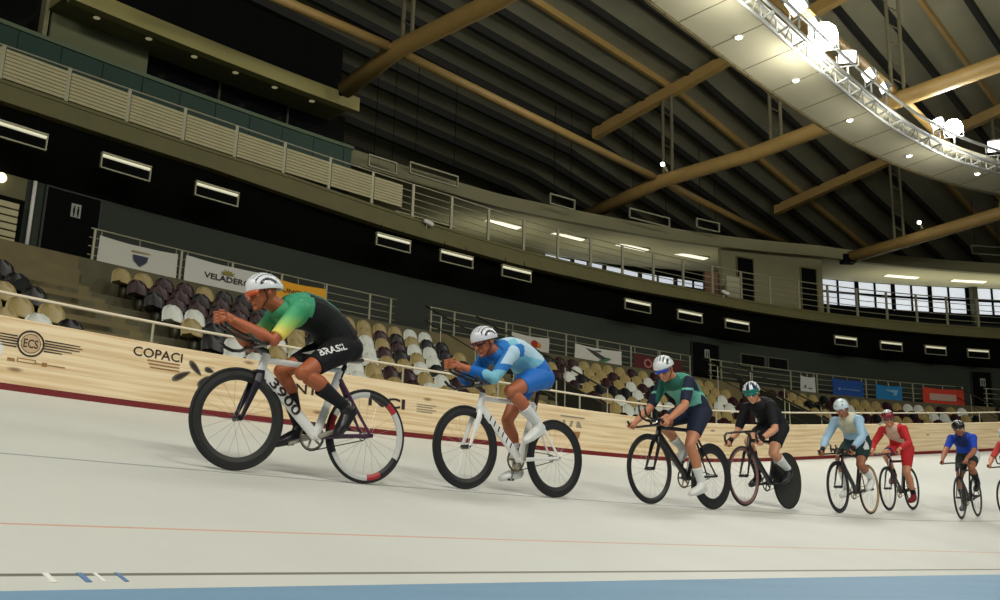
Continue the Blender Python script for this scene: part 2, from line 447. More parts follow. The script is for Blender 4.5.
    txt('NTI', 7.0, .44, .36, .115, M_ink, bold=.02)
    txt('NCI', 8.22, .415, .60, .135, M_ink, bold=.03)
    for k in range(4): decal('small_print', [([(8.72, .345+.032*k), (9.0+.07*(k % 2), .345+.032*k), (9.0+.07*(k % 2), .358+.032*k), (8.72, .358+.032*k)], [(0, 1, 2, 3)])], M_ink3)
    decal('printed_crest', [([(9.3, .44), (9.42, .44), (9.4, .36), (9.36, .33), (9.32, .36)], [(0, 1, 2, 3, 4)])], M_white)
    # grey mark further along
    pl = [([(11.55, .545), (12.1, .545), (12.1, .57), (11.55, .57)], [(0, 1, 2, 3)]), ([(11.6, .40), (11.66, .40), (11.66, .50), (11.6, .50)], [(0, 1, 2, 3)]),
          ([(11.74, .40), (11.80, .40), (11.84, .50), (11.78, .50)], [(0, 1, 2, 3)]), ([(11.9, .40), (12.04, .40), (11.98, .50), (11.92, .50)], [(0, 1, 2, 3)])]
    decal('printed_mark', pl, M_ink3, 'grey printed mark')
    decal('printed_mark', [([(11.84, .33), (12.0, .34), (11.98, .26), (11.93, .20), (11.9, .27)], [(0, 1, 2, 3, 4)])], M_ink2)
    # handrail on the fence
    t2 = thing('fence_handrail', trk(4, 7.1), 'thin white pipe handrail running just above the pine fence', 'handrail')
    mb = MB(); pts = []
    for s in frange(-12, 58, .5):
        h = np.interp(s, S, THD); pts.append(trk(s, 6.88)+Vector((-math.sin(h)*.14, math.cos(h)*.14, FH+.26)))
    pipe(mb, pts, .017, 6); mb.build('pipe', [mat('white_pipe', (225, 215, 190), .4)], t2, smooth=True)
    s = -11.
    while s < 57:
        h = np.interp(s, S, THD); b = trk(s, 6.88)+Vector((-math.sin(h)*.14, math.cos(h)*.14, FH-.35))
        if s > 1.5 and s < 36:
            mb = MB(); mb.tube(b, b+Vector((0, 0, .61)), .015, 6); mb.build('post', [M_steel], t2)
        s += 1.78
fence()

# ------------------------------------------------------------------ stands
NR = 7
def row_m(i): return -1.0-.82*i      # i = 0 top row
def row_z(i): return 5.02-.40*i
AISLES = [(2.9, 4.75), (15.3, 17.3), (27.6, 29.3), (40.6, 42.2)]
def stands():
    # stepped seating bowl as one swept profile
    prof = [(-.15, 2.0), (-.15, 6.05), (-.32, 6.05), (-.32, row_z(0))]
    for i in range(NR):
        f = row_m(i)-.45
        prof.append((f, row_z(i))); prof.append((f, row_z(i+1) if i < NR-1 else 1.2))
    prof.append((-.15, 1.2))
    mb = MB(); sweep(mb, -8, 50, prof)
    structure(mb.build('floor', [M_conc]))
    # upper concourse floor and landings
    mb = MB(); sweep(mb, -8, 50, rect(-.15, 1.25, 5.9, 6.05)); structure(mb.build('floor', [M_step]))
    # passage between fence and bowl
    mb = MB(); ts = frange(-8, 50, 1.)
    vs = []; 
    for t in ts:
        vs.append(W(t, -12.3, .9)); vs.append(W(t, -6.2, .9)) 
    for i in range(len(ts)-1): mb.f.append((2*i, 2*i+2, 2*i+3, 2*i+1)); mb.m.append(0)
    mb.v = [tuple(v) for v in vs]; structure(mb.build('floor', [M_conc]))
    # stairs: half-height steps in the aisles
    for a, b in AISLES:
        mb = MB()
        for i in range(-1, NR):
            for k in range(2):
                m1 = row_m(i)-.45+(.82 if i >= 0 else .82)-.41*k if i >= 0 else -.15-.17*k
                if i < 0: continue
                m0 = m1-.41; z = row_z(i)+(.2 if k == 0 else .005)
                sweep(mb, a, b, rect(m0, m1, z-.2, z))
        # landing blocks rising to the concourse
        for k, (m0, m1, z) in enumerate([(-.62, -.3, 5.35), (-.48, -.3, 5.7), (-.34, -.14, 6.04)]):
            sweep(mb, a, b, rect(m0, m1, 5.0, z))
        structure(mb.build('floor', [M_step]))
    # solid dark flank walls on the right of the three right-hand stairs
    for (a, b), nm_ in zip(AISLES[1:], ['second', 'third', 'rightmost']):
        mb = MB(); c = [W(b+.02, -.2, 5.0), W(b+.14, -.2, 5.0), W(b+.14, -5.6, 2.3), W(b+.02, -5.6, 2.3), W(b+.02, -.2, 6.25), W(b+.14, -.2, 6.25), W(b+.14, -5.6, 3.62), W(b+.02, -5.6, 3.62)]
        mb.hexa(c); tag(mb.build('stair_parapet', [mat('dark_parapet', (44, 46, 34), .8)]), 'dark sloping parapet on the right side of the %s stairs' % nm_, 'parapet')
    # wall behind the concourse
    mb = MB(); sweep(mb, -8, 50, rect(1.2, 1.5, 5.9, 8.1)); structure(mb.build('wall_back', [M_darkwall]))
    # sloping black soffit under the balcony
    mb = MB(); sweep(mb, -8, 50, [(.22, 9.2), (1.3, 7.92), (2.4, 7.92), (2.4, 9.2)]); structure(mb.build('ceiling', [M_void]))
    # pale side room at the far left with a white column
    mb = MB(); sweep(mb, -8, 3.95, rect(1.12, 1.2, 6.05, 8.0)); structure(mb.build('wall_left', [mat('khaki_wall', (98, 96, 66), .8)]))
    t = thing('white_column', W(4.12, 1.05, 6.05), 'slim white column left of the leftmost dark door', 'column')
    mb = MB(); mb.tube(W(4.12, 1.08, 6.05), W(4.12, 1.08, 8.0), .045, 10); mb.build('shaft', [M_white], t, smooth=True)
    mb = MB(); mb.box(W(4.12, 1.08, 6.08), (.09, 0, 0), (0, .09, 0), (0, 0, .03)); mb.build('base_plate', [M_white], t)
    # slatted counter at the far left
    t = thing('slatted_gate', W(3.2, .9, 6.05), 'cream slatted gate in dark frame at the far left edge', 'gate')
    for k in range(7):
        mb = MB(); sweep(mb, 1.8, 3.75, rect(.86, .9, 6.12+.17*k, 6.25+.17*k)); mb.build('slat', [M_slat], t)
    mb = MB(); sweep(mb, 1.75, 3.85, rect(.84, .93, 7.3, 7.38)); sweep(mb, 3.77, 3.85, rect(.84, .93, 6.05, 7.3)); mb.build('gate_frame', [M_black], t)
    t = thing('wall_lamp', W(3.3, 1.05, 7.8), 'round glowing wall lamp at the far left under the balcony', 'lamp')
    mb = MB(); mb.ball(W(3.32, 1.02, 7.84), .12, n=12); mb.build('glowing_globe', [mat('globe', (255, 250, 200), .4, emit=2.5, emit_rgb=(255, 245, 190))], t, smooth=True)
    mb = MB(); mb.tube(W(3.32, 1.02, 7.84), W(3.32, 1.12, 7.84), .04, 8); mb.build('bracket', [M_black], t)
    # doors in the back wall
    for i, (a, b, z) in enumerate([(4.45, 5.75, 7.97), (28.3, 29.65, 7.75), (42.3, 43.2, 7.8)]):
        t = bpy.data.objects.new('door_%d' % (i+1), None); COL.objects.link(t); t.location = W((a+b)/2, 1.15, 6.05); structure(t)
        mb = MB(); sweep(mb, a, b, rect(1.13, 1.2, 6.05, z)); mb.build('door_leaf', [M_black], t)
        mb = MB(); sweep(mb, a-.05, a, rect(1.11, 1.2, 6.05, z+.04)); sweep(mb, b, b+.05, rect(1.11, 1.2, 6.05, z+.04)); sweep(mb, a, b, rect(1.11, 1.2, z, z+.04)); mb.build('door_frame', [mat('door_frame_grey', (38, 42, 36), .6)], t)
        # pictogram plate
        c = a+(b-a)*.55; zz = 7.55 if i == 0 else 7.35; w = .12
        mb = MB(); sweep(mb, c-w, c+w, rect(1.10, 1.125, zz-.17, zz+.17)); pl = mb.build('pictogram_plate', [mat('plate_grey', (150, 152, 145), .5)], t)
        mb = MB()
        for dx in (-.05, .05):
            mb.ball(W(c+dx, 1.095, zz+.09), .022, n=8); mb.box(W(c+dx, 1.095, zz-.01), Wdir(c)[0]*.022, Wdir(c)[1]*.006, (0, 0, .07))
            mb.box(W(c+dx, 1.095, zz-.11), Wdir(c)[0]*.012, Wdir(c)[1]*.006, (0, 0, .04))
        mb.build('pictogram_figures', [M_black], t)
    # two small dark windows
    for i, (a, b) in enumerate([(30.8, 32.0), (32.2, 33.15)]):
        t = bpy.data.objects.new('window_%d' % (i+1), None); COL.objects.link(t); t.location = W((a+b)/2, 1.15, 7.3); structure(t)
        mb = MB(); sweep(mb, a, b, rect(1.14, 1.2, 7.12, 7.55)); mb.build('window_pane', [M_glassdark], t)
        mb = MB(); e = .05
        sweep(mb, a-e, b+e, rect(1.1, 1.2, 7.55, 7.6)); sweep(mb, a-e, b+e, rect(1.1, 1.2, 7.07, 7.12)); sweep(mb, a-e, a, rect(1.1, 1.2, 7.12, 7.55)); sweep(mb, b, b+e, rect(1.1, 1.2, 7.12, 7.55))
        mb.build('window_frame', [mat('window_frame_grey', (86, 88, 76), .6)], t)
stands()

# ------------------------------------------------------------------ seats
def seat_mesh(m, name):
    """shell seat: local x along the row, y toward the track, z up from the row floor"""
    mb = MB(); nu = 9
    # backrest: rounded-top curved shell, front at +y
    def back(u, v, off):   # u -1..1, v 0..1
        w = .25*(1-.06*v) if v < .4 else .25*(1-.06*v)*math.sqrt(max(0, 1-((v-.4)/.62)**2.3))
        x = u*w; y = -.12-.06*v+.07*u*u*(1-v*.4); return (x, y-off, .40+.40*v)
    vs = []; 
    for off in (0, .022):
        for iv in range(8):
            for iu in range(nu): vs.append(back(-1+2*iu/(nu-1), iv/7, off))
    fs = []; n1 = 8*nu
    for iv in range(7):
        for iu in range(nu-1):
            a = iv*nu+iu; fs.append((a, a+1, a+nu+1, a+nu)); fs.append((n1+a, n1+a+nu, n1+a+nu+1, n1+a+1))
    for iv in range(7):
        a = iv*nu; fs.append((a, a+nu, n1+a+nu, n1+a)); a = iv*nu+nu-1; fs.append((a, n1+a, n1+a+nu, a+nu))
    mb.add(vs, fs)
    # pan
    vs = []; fs = []
    for off in (0, .025):
        for iv in range(5):
            v = iv/4
            for iu in range(nu):
                u = -1+2*iu/(nu-1); w = .235*(1-.1*v*v); vs.append((u*w, -.12+.40*v, .41-.02*math.sin(v*PI)+.035*u*u-(.03*v**4)-off))
    n1 = 5*nu
    for iv in range(4):
        for iu in range(nu-1):
            a = iv*nu+iu; fs.append((a, a+nu, a+nu+1, a+1)); fs.append((n1+a, n1+a+1, n1+a+nu+1, n1+a+nu))
    for iu in range(nu-1):
        a = 4*nu+iu; fs.append((a, n1+a, n1+a+1, a+1))
    mb.add(vs, fs)
    # foot bracket
    mb.abox(-.04, .04, -.1, .12, 0, .39, 1); mb.abox(-.16, .16, -.12, .16, .0, .03, 1)
    me = mb.fixed(mb.mesh(name, [m, M_steel_d], None, True))
    return me
SEATC = {'tan': (160, 142, 90), 'white': (212, 216, 206), 'maroon': (46, 16, 20), 'black': (10, 12, 13)}
SM = {k: seat_mesh(mat(k+'_seat_plastic', c, .38), 'stadium_seat') for k, c in SEATC.items()}
ROWN = ['top row', 'second row down', 'third row down', 'fourth row down', 'fifth row down', 'sixth row down', 'bottom row']
SECN = ['left of the left stairs', 'between the left stairs and the second stairs', 'between the second and third stairs', 'between the third and fourth stairs', 'right of the last stairs']
def seats():
    cand = []
    rng = random.Random(11)
    for i in range(NR):
        t = -1.0
        while t < 46:
            t += .54
            sec = sum(1 for a, b in AISLES if t > (a+b)/2)
            if any(a-.27 < t < b+.27 for a, b in AISLES):
                rng.random(); continue
            m = row_m(i)-.12; p = W(t, m, row_z(i)); x, y, d = toimg(p+Vector((0, 0, .84)))
            # section colours: darker mix at the left top, paler to the right
            w = {'tan': .42, 'white': .2, 'maroon': .24, 'black': .14}
            if t < 2.9: w = {'tan': .5, 'white': .12, 'maroon': .1, 'black': .28}
            if 4.7 < t < 9 and i < 3: w = {'tan': .36, 'white': .01, 'maroon': .45, 'black': .18}
            if 33 < t: w = {'tan': .36, 'white': .34, 'maroon': .2, 'black': .1}
            r = rng.random()*sum(w.values()); c = 'tan'
            for k, v in w.items():
                if r < v: c = k; break
                r -= v
            if t < 2.9 and i in (2, 3) : c = 'black' if t > .9 else c
            # hidden behind the fence?
            best = None
            if x < -12 or x > 1012: continue
            cand.append((d, t, m, i, sec, c, x, y))
    # fence top line in the picture
    fl = []
    for s in frange(1, 45, .25):
        h = np.interp(s, S, THD); q = toimg(trk(s, 6.88)+Vector((0, 0, FH)))
        fl.append((q[0], q[1]))
    fl.sort(); fx = [a for a, b in fl]; fy = [b for a, b in fl]
    vis = [c for c in cand if c[7] < np.interp(c[6], fx, fy)-1.0]
    vis.sort()
    print('seats visible', len(vis))
    mbs = None; rest = MB(); 
    for k, (d, t, m, i, sec, c, x, y) in enumerate(vis):
        a, n = Wdir(t); M = Matrix(((a.x, -n.x, 0, 0), (a.y, -n.y, 0, 0), (0, 0, 1, 0), (0, 0, 0, 1)))
        M.translation = W(t, m, row_z(i))
        # the shell faces the track, so local +y = -n
        if k < 296:
            o = bpy.data.objects.new('stadium_seat', SM[c]); COL.objects.link(o); o.matrix_world = M
            tag(o, '%s plastic seat in the %s, %s' % (c, ROWN[i], SECN[sec]), 'seat', '%s seats in the %s, %s' % (c, ROWN[i], SECN[sec]))
        else:
            me = SM[c]; mi = list(SEATC).index(c)
            rest.add([tuple(M @ v.co) for v in me.vertices], [tuple(p.vertices) for p in me.polygons], mi)
    if rest.v:
        o = rest.build('stadium_seat', [MATS[k+'_seat_plastic'] for k in SEATC], smooth=True)
        tag(o, 'mixed plastic seats in the farthest rows of the stand', 'seat', None, 'stuff')
seats()

# ------------------------------------------------------------------ railings
RZ0, RZ1 = 6.05, 6.88
def railing(name, t0, t1, posts, label, top=RZ1, base=RZ0, m=0., nr=4, st=M_steel, group=None, pw=.028, rail_r=.014):
    tf = top if callable(top) else (lambda t: top); bf = base if callable(base) else (lambda t: base)
    t = thing(name, W((t0+t1)/2, m, bf((t0+t1)/2)), label, 'railing', group)
    for k in range(nr):
        mb = MB(); pipe(mb, [W(a, m+(.05 if k < nr-1 else 0), bf(a)+(tf(a)-bf(a))*(k+1)/nr) for a in frange(t0, t1, .7)], rail_r if k < nr-1 else rail_r*1.5); mb.build('top_rail' if k == nr-1 else 'rail', [st], t, smooth=True)
    for a in posts:
        mb = MB(); d, n = Wdir(a); mb.box(W(a, m, (bf(a)+tf(a))/2), d*pw, n*pw*.6, (0, 0, (tf(a)-bf(a))/2)); mb.build('post', [st], t)
    return t
railing('walkway_railing', 5.1, 14.3, [5.2, 7.45, 8.9, 10.4, 11.85, 13.35, 14.1], 'steel walkway railing behind the first seats, carrying the crest and orange banners')
railing('walkway_railing', 15.55, 27.2, [15.6, 16.5, 18.6, 19.6, 21.2, 22.6, 24.2, 25.6, 27.1], 'steel walkway railing in the middle, carrying the bird banner and maroon banner')
railing('walkway_railing', 28.1, 41.0, [28.15, 28.7, 30.3, 32.3, 33.65, 36.15, 38.5, 40.95], 'long steel walkway railing right of the middle door, carrying blue and red banners')
railing('walkway_railing', 42.0, 47, [42.1, 43.6, 45.1, 46.6], 'short steel walkway railing at the right edge beyond the last door')
# sloping handrails down the stairs
def stair_rail(t, which, side):
    o = thing('stair_handrail', W(t, -.5, 5.0), 'sloping steel handrail on the %s side of the %s stairs' % (side, which), 'handrail')
    pts = []
    for i in range(NR+1):
        m = -.1-.82*i; pts.append((m, 6.85-.41*i))
    mb = MB(); pipe(mb, [W(t, m, z) for m, z in pts], .024); mb.build('top_rail', [M_steel_d], o, smooth=True)
    mb = MB(); pipe(mb, [W(t, m, z-.45) for m, z in pts], .018); mb.build('rail', [M_steel_d], o, smooth=True)
    for i in range(1, NR+1, 2):
        m, z = pts[i]; zb = row_z(min(NR-1, max(0, i-1)))
        mb = MB(); mb.tube(W(t, m, zb), W(t, m, z), .02, 6); mb.build('post', [M_steel], o)
    return o
for (a, b), nm in zip(AISLES[1:], ['second', 'third', 'rightmost']):
    stair_rail(a, nm, 'left'); stair_rail(b, nm, 'right')

# ------------------------------------------------------------------ banners on the railing
def banner(name, t0, t1, z0, z1, col, label, deco=None):
    o = thing(name, W((t0+t1)/2, -.05, z0), label, 'banner')
    mb = MB(); ts = frange(t0, t1, .25); nz = 5; vs = []; fs = []
    for off in (0, .012):
        for a in ts:
            for k in range(nz):
                z = z0+(z1-z0)*k/(nz-1); w = .012*math.sin(a*5+k); sag = -.05*math.sin(PI*(a-t0)/(t1-t0))*(k/(nz-1))
                vs.append(W(a, -.06+w+off, z+sag*.8))
    n1 = len(ts)*nz
    for i in range(len(ts)-1):
        for k in range(nz-1):
            a = i*nz+k; fs.append((a, a+nz, a+nz+1, a+1)); fs.append((n1+a, n1+a+1, n1+a+nz+1, n1+a+nz))
    mb.add(vs, fs); mb.build('cloth', [mat(name+'_cloth_%d_%d_%d' % col, col, .7)], o, smooth=True)
    for a in (t0+.05, t1-.05, (t0+t1)/2):
        mb = MB(); mb.tube(W(a, -.05, z1-.03), W(a, -.03, RZ1-.03), .012, 5); mb.build('tie', [M_steel], o)
    def dec(nm, polys, rgb):
        mb = MB()
        for vs, fs in polys:
            mb.add([W(a, -.085, z) for a, z in vs], fs)
        mb.build(nm, [mat('print_%d_%d_%d' % rgb, rgb, .7)], o)
    def txt(s, c, z, w, h, rgb, bold=.01):
        vs, fs = text_polys(s, 1, bold); a, b, cc, d = text_size(vs)
        dec('printed_word', [([(c+((x-(a+b)/2)/(b-a))*w, z+((y-(cc+d)/2)/(d-cc))*h) for x, y, _ in vs], fs)], rgb)
    def poly(pts, rgb, nm='printed_emblem'): dec(nm, [(pts, [tuple(range(len(pts)))])], rgb)
    def ring(c, z, ra, rb, rgb):
        n = 24; vs = []; fs = []
        for i in range(n+1):
            a = 2*PI*i/n
            for r in (ra, rb): vs.append((c+r*1.2*math.cos(a), z+r*math.sin(a)))
        for i in range(n): fs.append((2*i, 2*i+1, 2*i+3, 2*i+2))
        dec('printed_ring', [(vs, fs)], rgb)
    if deco: deco(txt, poly, ring)
    return o
def d1(txt, poly, ring):
    c = 6.35; poly([(c-.2, 6.47), (c+.2, 6.47), (c+.17, 6.33), (c, 6.2), (c-.17, 6.33)], (50, 55, 75)); ring(c, 6.37, .03, .06, (190, 190, 185)); poly([(c-.24, 6.535), (c+.24, 6.535), (c+.24, 6.575), (c-.24, 6.575)], (165, 150, 105), 'printed_bar')
banner('crest_banner', 5.3, 7.33, 6.05, 6.74, (205, 205, 192), 'white banner with a small dark shield crest, leftmost on the railing', d1)
def d2(txt, poly, ring):
    c = 8.75; txt('VELADERO', c, 6.38, 1.35, .15, (45, 42, 42), .02)
    pts = []
    for i in range(13):
        a = PI*i/12; r = .09 if i % 2 else .16; pts.append((c+r*1.5*math.cos(a), 6.49+r*math.sin(a)))
    poly(pts, (140, 130, 50))
banner('sun_banner', 7.55, 9.95, 6.05, 6.77, (210, 210, 202), 'white banner with a small yellow sun over dark lettering, behind the leading rider', d2)
banner('orange_banner', 10.0, 11.8, 6.05, 6.72, (236, 168, 30), 'orange banner with dark lettering right of the leading rider\'s helmet', lambda txt, poly, ring: txt('FUNCIÓN', 10.85, 6.45, 1.1, .15, (70, 50, 20), .02))
def d4(txt, poly, ring):
    poly([(19.75+.16*math.cos(a*PI/6), 6.32+.13*math.sin(a*PI/6)) for a in range(12)], (160, 50, 30)); poly([(19.83, 6.22), (20.05, 6.25), (20.0, 6.37), (19.9, 6.4)], (200, 130, 40))
banner('red_fruit_banner', 18.8, 20.4, 6.05, 6.6, (200, 198, 186), 'white banner with a red and orange round emblem above the second rider\'s back', d4)
def d5(txt, poly, ring):
    poly([(22.0, 6.52), (22.5, 6.42), (23.1, 6.22), (22.9, 6.14), (22.5, 6.28)], (60, 66, 60)); poly([(22.55, 6.1), (22.9, 6.12), (23.2, 6.24), (23.05, 6.3), (22.75, 6.2)], (70, 120, 80)); poly([(22.2, 6.44), (22.75, 6.5), (22.7, 6.44)], (80, 84, 78))
banner('bird_banner', 21.55, 23.7, 6.05, 6.6, (206, 206, 196), 'white banner with a dark and green swooping bird mark', d5)
banner('maroon_banner', 24.3, 26.65, 6.05, 6.62, (84, 32, 32), 'dark maroon banner with a pink ring behind the third rider', lambda txt, poly, ring: ring(24.95, 6.32, .10, .17, (170, 110, 100)))
banner('small_white_banner', 32.75, 33.5, 6.05, 6.72, (200, 202, 196), 'small white banner right of the two small dark windows', lambda txt, poly, ring: (poly([(32.92, 6.24), (33.0, 6.24), (33.0, 6.36), (32.92, 6.36)], (70, 70, 70)), poly([(33.12, 6.22), (33.3, 6.22), (33.3, 6.26), (33.12, 6.26)], (70, 70, 70), 'printed_bar')))
banner('dark_blue_banner', 34.4, 35.95, 6.08, 6.77, (28, 76, 150), 'dark blue banner with small pale lettering', lambda txt, poly, ring: (poly([(34.85, 6.33), (35.75, 6.31), (35.75, 6.39), (34.85, 6.38)], (90, 120, 170), 'printed_bar'), ring(34.72, 6.35, .02, .05, (150, 170, 200))))
banner('light_blue_banner', 36.6, 37.9, 6.05, 6.7, (36, 124, 180), 'lighter blue banner with a pale swoosh, left of the red banner', lambda txt, poly, ring: poly([(37.0, 6.5), (37.7, 6.52), (37.6, 6.3), (37.4, 6.25), (37.5, 6.38)], (130, 180, 200)))
def d9(txt, poly, ring):
    poly([(39.25, 6.22), (40.55, 6.22), (40.55, 6.5), (39.25, 6.5)], (190, 160, 145), 'printed_panel')
banner('red_banner', 38.95, 40.95, 6.05, 6.75, (206, 64, 44), 'red banner with a pale rectangle, rightmost on the railing', d9)

# dark jackets thrown over seats at the far left
def jackets():
    for (t, m, z, L, lab) in [(1.5, -3.0, 4.75, .75, 'dark green jacket heap lying over the seats at the far left'), (2.35, -3.6, 4.35, .5, 'smaller dark jacket hanging over seats beside the left stairs')]:
        mb = MB(); n = 18; vs = []; fs = []; rows = 9; rg = random.Random(3)
        for i in range(rows):
            v = i/(rows-1)
            for k in range(n):
                u = -1+2*k/(n-1); h = .3*(1-abs(u)**2.2)*math.sin(PI*min(1, v*1.1+.12)) ; h += .05*math.sin(u*9+v*4)
                a, nn = Wdir(t); p = W(t+u*L, m+.5-v*1.0, z+h-(v*.42)); vs.append(p+Vector((rg.uniform(-.01, .01),)*3))
        for off in (0,):
            pass
        N1 = len(vs); vs += [v-Vector((0, 0, .03)) for v in vs]
        for i in range(rows-1):
            for k in range(n-1):
                a = i*n+k; fs.append((a, a+1, a+n+1, a+n)); fs.append((N1+a, N1+a+n, N1+a+n+1, N1+a+1))
        mb.add(vs, fs); o = mb.build('jacket', [mat('dark_jacket_cloth', (22, 28, 24), .85)], smooth=True)
        tag(o, lab, 'jacket')
jackets()

# ------------------------------------------------------------------ balcony
def sweep_z(mb, t0, t1, prof, step=.8):
    """profile entries (m, z function of t)"""
    ts = frange(t0, t1, step); n = len(prof)
    vs = [W(t, m, f(t)) for t in ts for (m, f) in prof]; fs = []
    for i in range(len(ts)-1):
        for k in range(n):
            k2 = (k+1) % n; fs.append((i*n+k, (i+1)*n+k, (i+1)*n+k2, i*n+k2))
    fs.append(tuple(range(n))); fs.append(tuple((len(ts)-1)*n+k for k in range(n-1, -1, -1)))
    mb.add(vs, fs)
def interp_t(ts, zs): return lambda t: float(np.interp(t, ts, zs))
Zt = interp_t([10, 15, 19, 24, 33, 43], [9.74, 9.55, 9.46, 9.47, 9.48, 9.58])
Zb = interp_t([8, 14, 19, 24, 28, 43], [9.25, 9.02, 8.92, 8.96, 9.06, 9.12])
Zr = interp_t([2, 8, 16, 20, 30, 44], [10.56, 10.66, 10.63, 10.52, 10.6, 10.86])
def balcony():
    mb = MB(); sweep_z(mb, -8, 56, [(0, Zb), (.0, lambda t: Zt(t)-.08), (-.03, lambda t: Zt(t)-.08), (-.03, Zt), (.12, Zt), (8.5, Zt), (8.5, lambda t: Zt(t)-.2), (.6, lambda t: Zt(t)-.22), (.3, Zb)])
    t = structure(mb.build('trim_1', [M_olive]))
    posts = [2.6+1.517*k for k in range(0, 28)]; posts = [-.4, 1.1]+posts
    r = railing('balcony_railing', -2, 45.5, posts, 'long pale steel railing along the balcony edge', top=Zr, base=Zt, m=.04, nr=5, pw=.045, rail_r=.016)
    # cream slatted panels fixed to the railing
    edges = [-2, -.4, 1.1]+[2.6+1.517*k for k in range(0, 8)]+[14.35]
    edges = [e for e in edges if e < 14.3]+[14.35]
    for i, (a, b) in enumerate(zip(edges[:-1], edges[1:])):
        if b < 1: continue
        mb = MB(); H = 10.5-9.78; ns = 8
        for k in range(ns):
            z = 9.78+H*k/ns; sweep(mb, a+.05, b-.05, rect(-.015, .015, z, z+H/ns*.82), 0)
        sweep(mb, a+.04, b-.04, rect(.016, .02, 9.78, 10.49), 1)
        mb.build('slatted_panel', [M_slat, M_slat_gap], r)['label'] = 'cream slatted panel'
    # a small lamp clamped to the rail and a far one
    for (t0, z, lb) in [(15.25, 9.42, 'small white spotlight clamped under the balcony edge where the slatted panels end'), (28.9, 9.5, 'small white spotlight on the balcony edge right of the red poster')]:
        o = thing('spotlight', W(t0, -.12, z), lb, 'spotlight')
        mb = MB(); mb.capsule(W(t0-.1, -.1, z+.1), W(t0+.1, -.16, z+.02), .07, .08, 10); mb.build('housing', [M_white], o, smooth=True)
        mb = MB(); mb.tube(W(t0, -.1, z+.2), W(t0, -.02, z-.12), .025, 6); mb.build('clamp', [M_steel], o)
balcony()
# lamps hung under the balcony
def under_lamps():
    n = ['%s from the left' % w_ for w_ in ('first', 'second', 'third', 'fourth', 'fifth', 'sixth', 'seventh', 'eighth', 'ninth', 'tenth', 'eleventh', 'twelfth', 'thirteenth', 'fourteenth')]
    for k, (a, b) in enumerate([(2.55, 3.75), (5.1, 6.32), (7.6, 8.8), (13.4, 14.6), (15.8, 17.05), (18.3, 19.5), (23.85, 25.05), (26.45, 27.65), (28.9, 30.1), (34.6, 35.7), (36.95, 38.0), (39.2, 40.2), (41.3, 42.3), (43.5, 44.6)]):
        o = thing('hanging_lamp', W((a+b)/2, -.1, 8.3), 'open framed tube lamp hung under the balcony, '+n[k], 'lamp')
        dz = 0 if a < 20 else -.2
        z1 = 8.76+dz; z0 = 8.36+dz
        mb = MB(); sweep(mb, a, b, rect(-.12, -.05, z1-.105, z1-.05)); mb.build('tube', [M_lamp], o)
        mb = MB(); e = .03
        sweep(mb, a-e, b+e, rect(-.15, -.03, z1-.03, z1)); sweep(mb, a-e, b+e, rect(-.13, -.09, z0, z0+.03)); sweep(mb, a-e, a, rect(-.13, -.07, z0, z1-.03)); sweep(mb, b, b+e, rect(-.13, -.07, z0, z1-.03))
        mb.build('lamp_frame', [M_steel], o)
        mb = MB(); sweep(mb, a, b, rect(-.08, -.05, z0+.03, z1-.14)); mb.build('reflector', [M_black], o)
        for c in (a+.2, b-.2): mb = MB(); mb.tube(W(c, -.06, z1), W(c, .05, 9.25), .012, 5); mb.build('hanger', [M_black], o)
under_lamps()

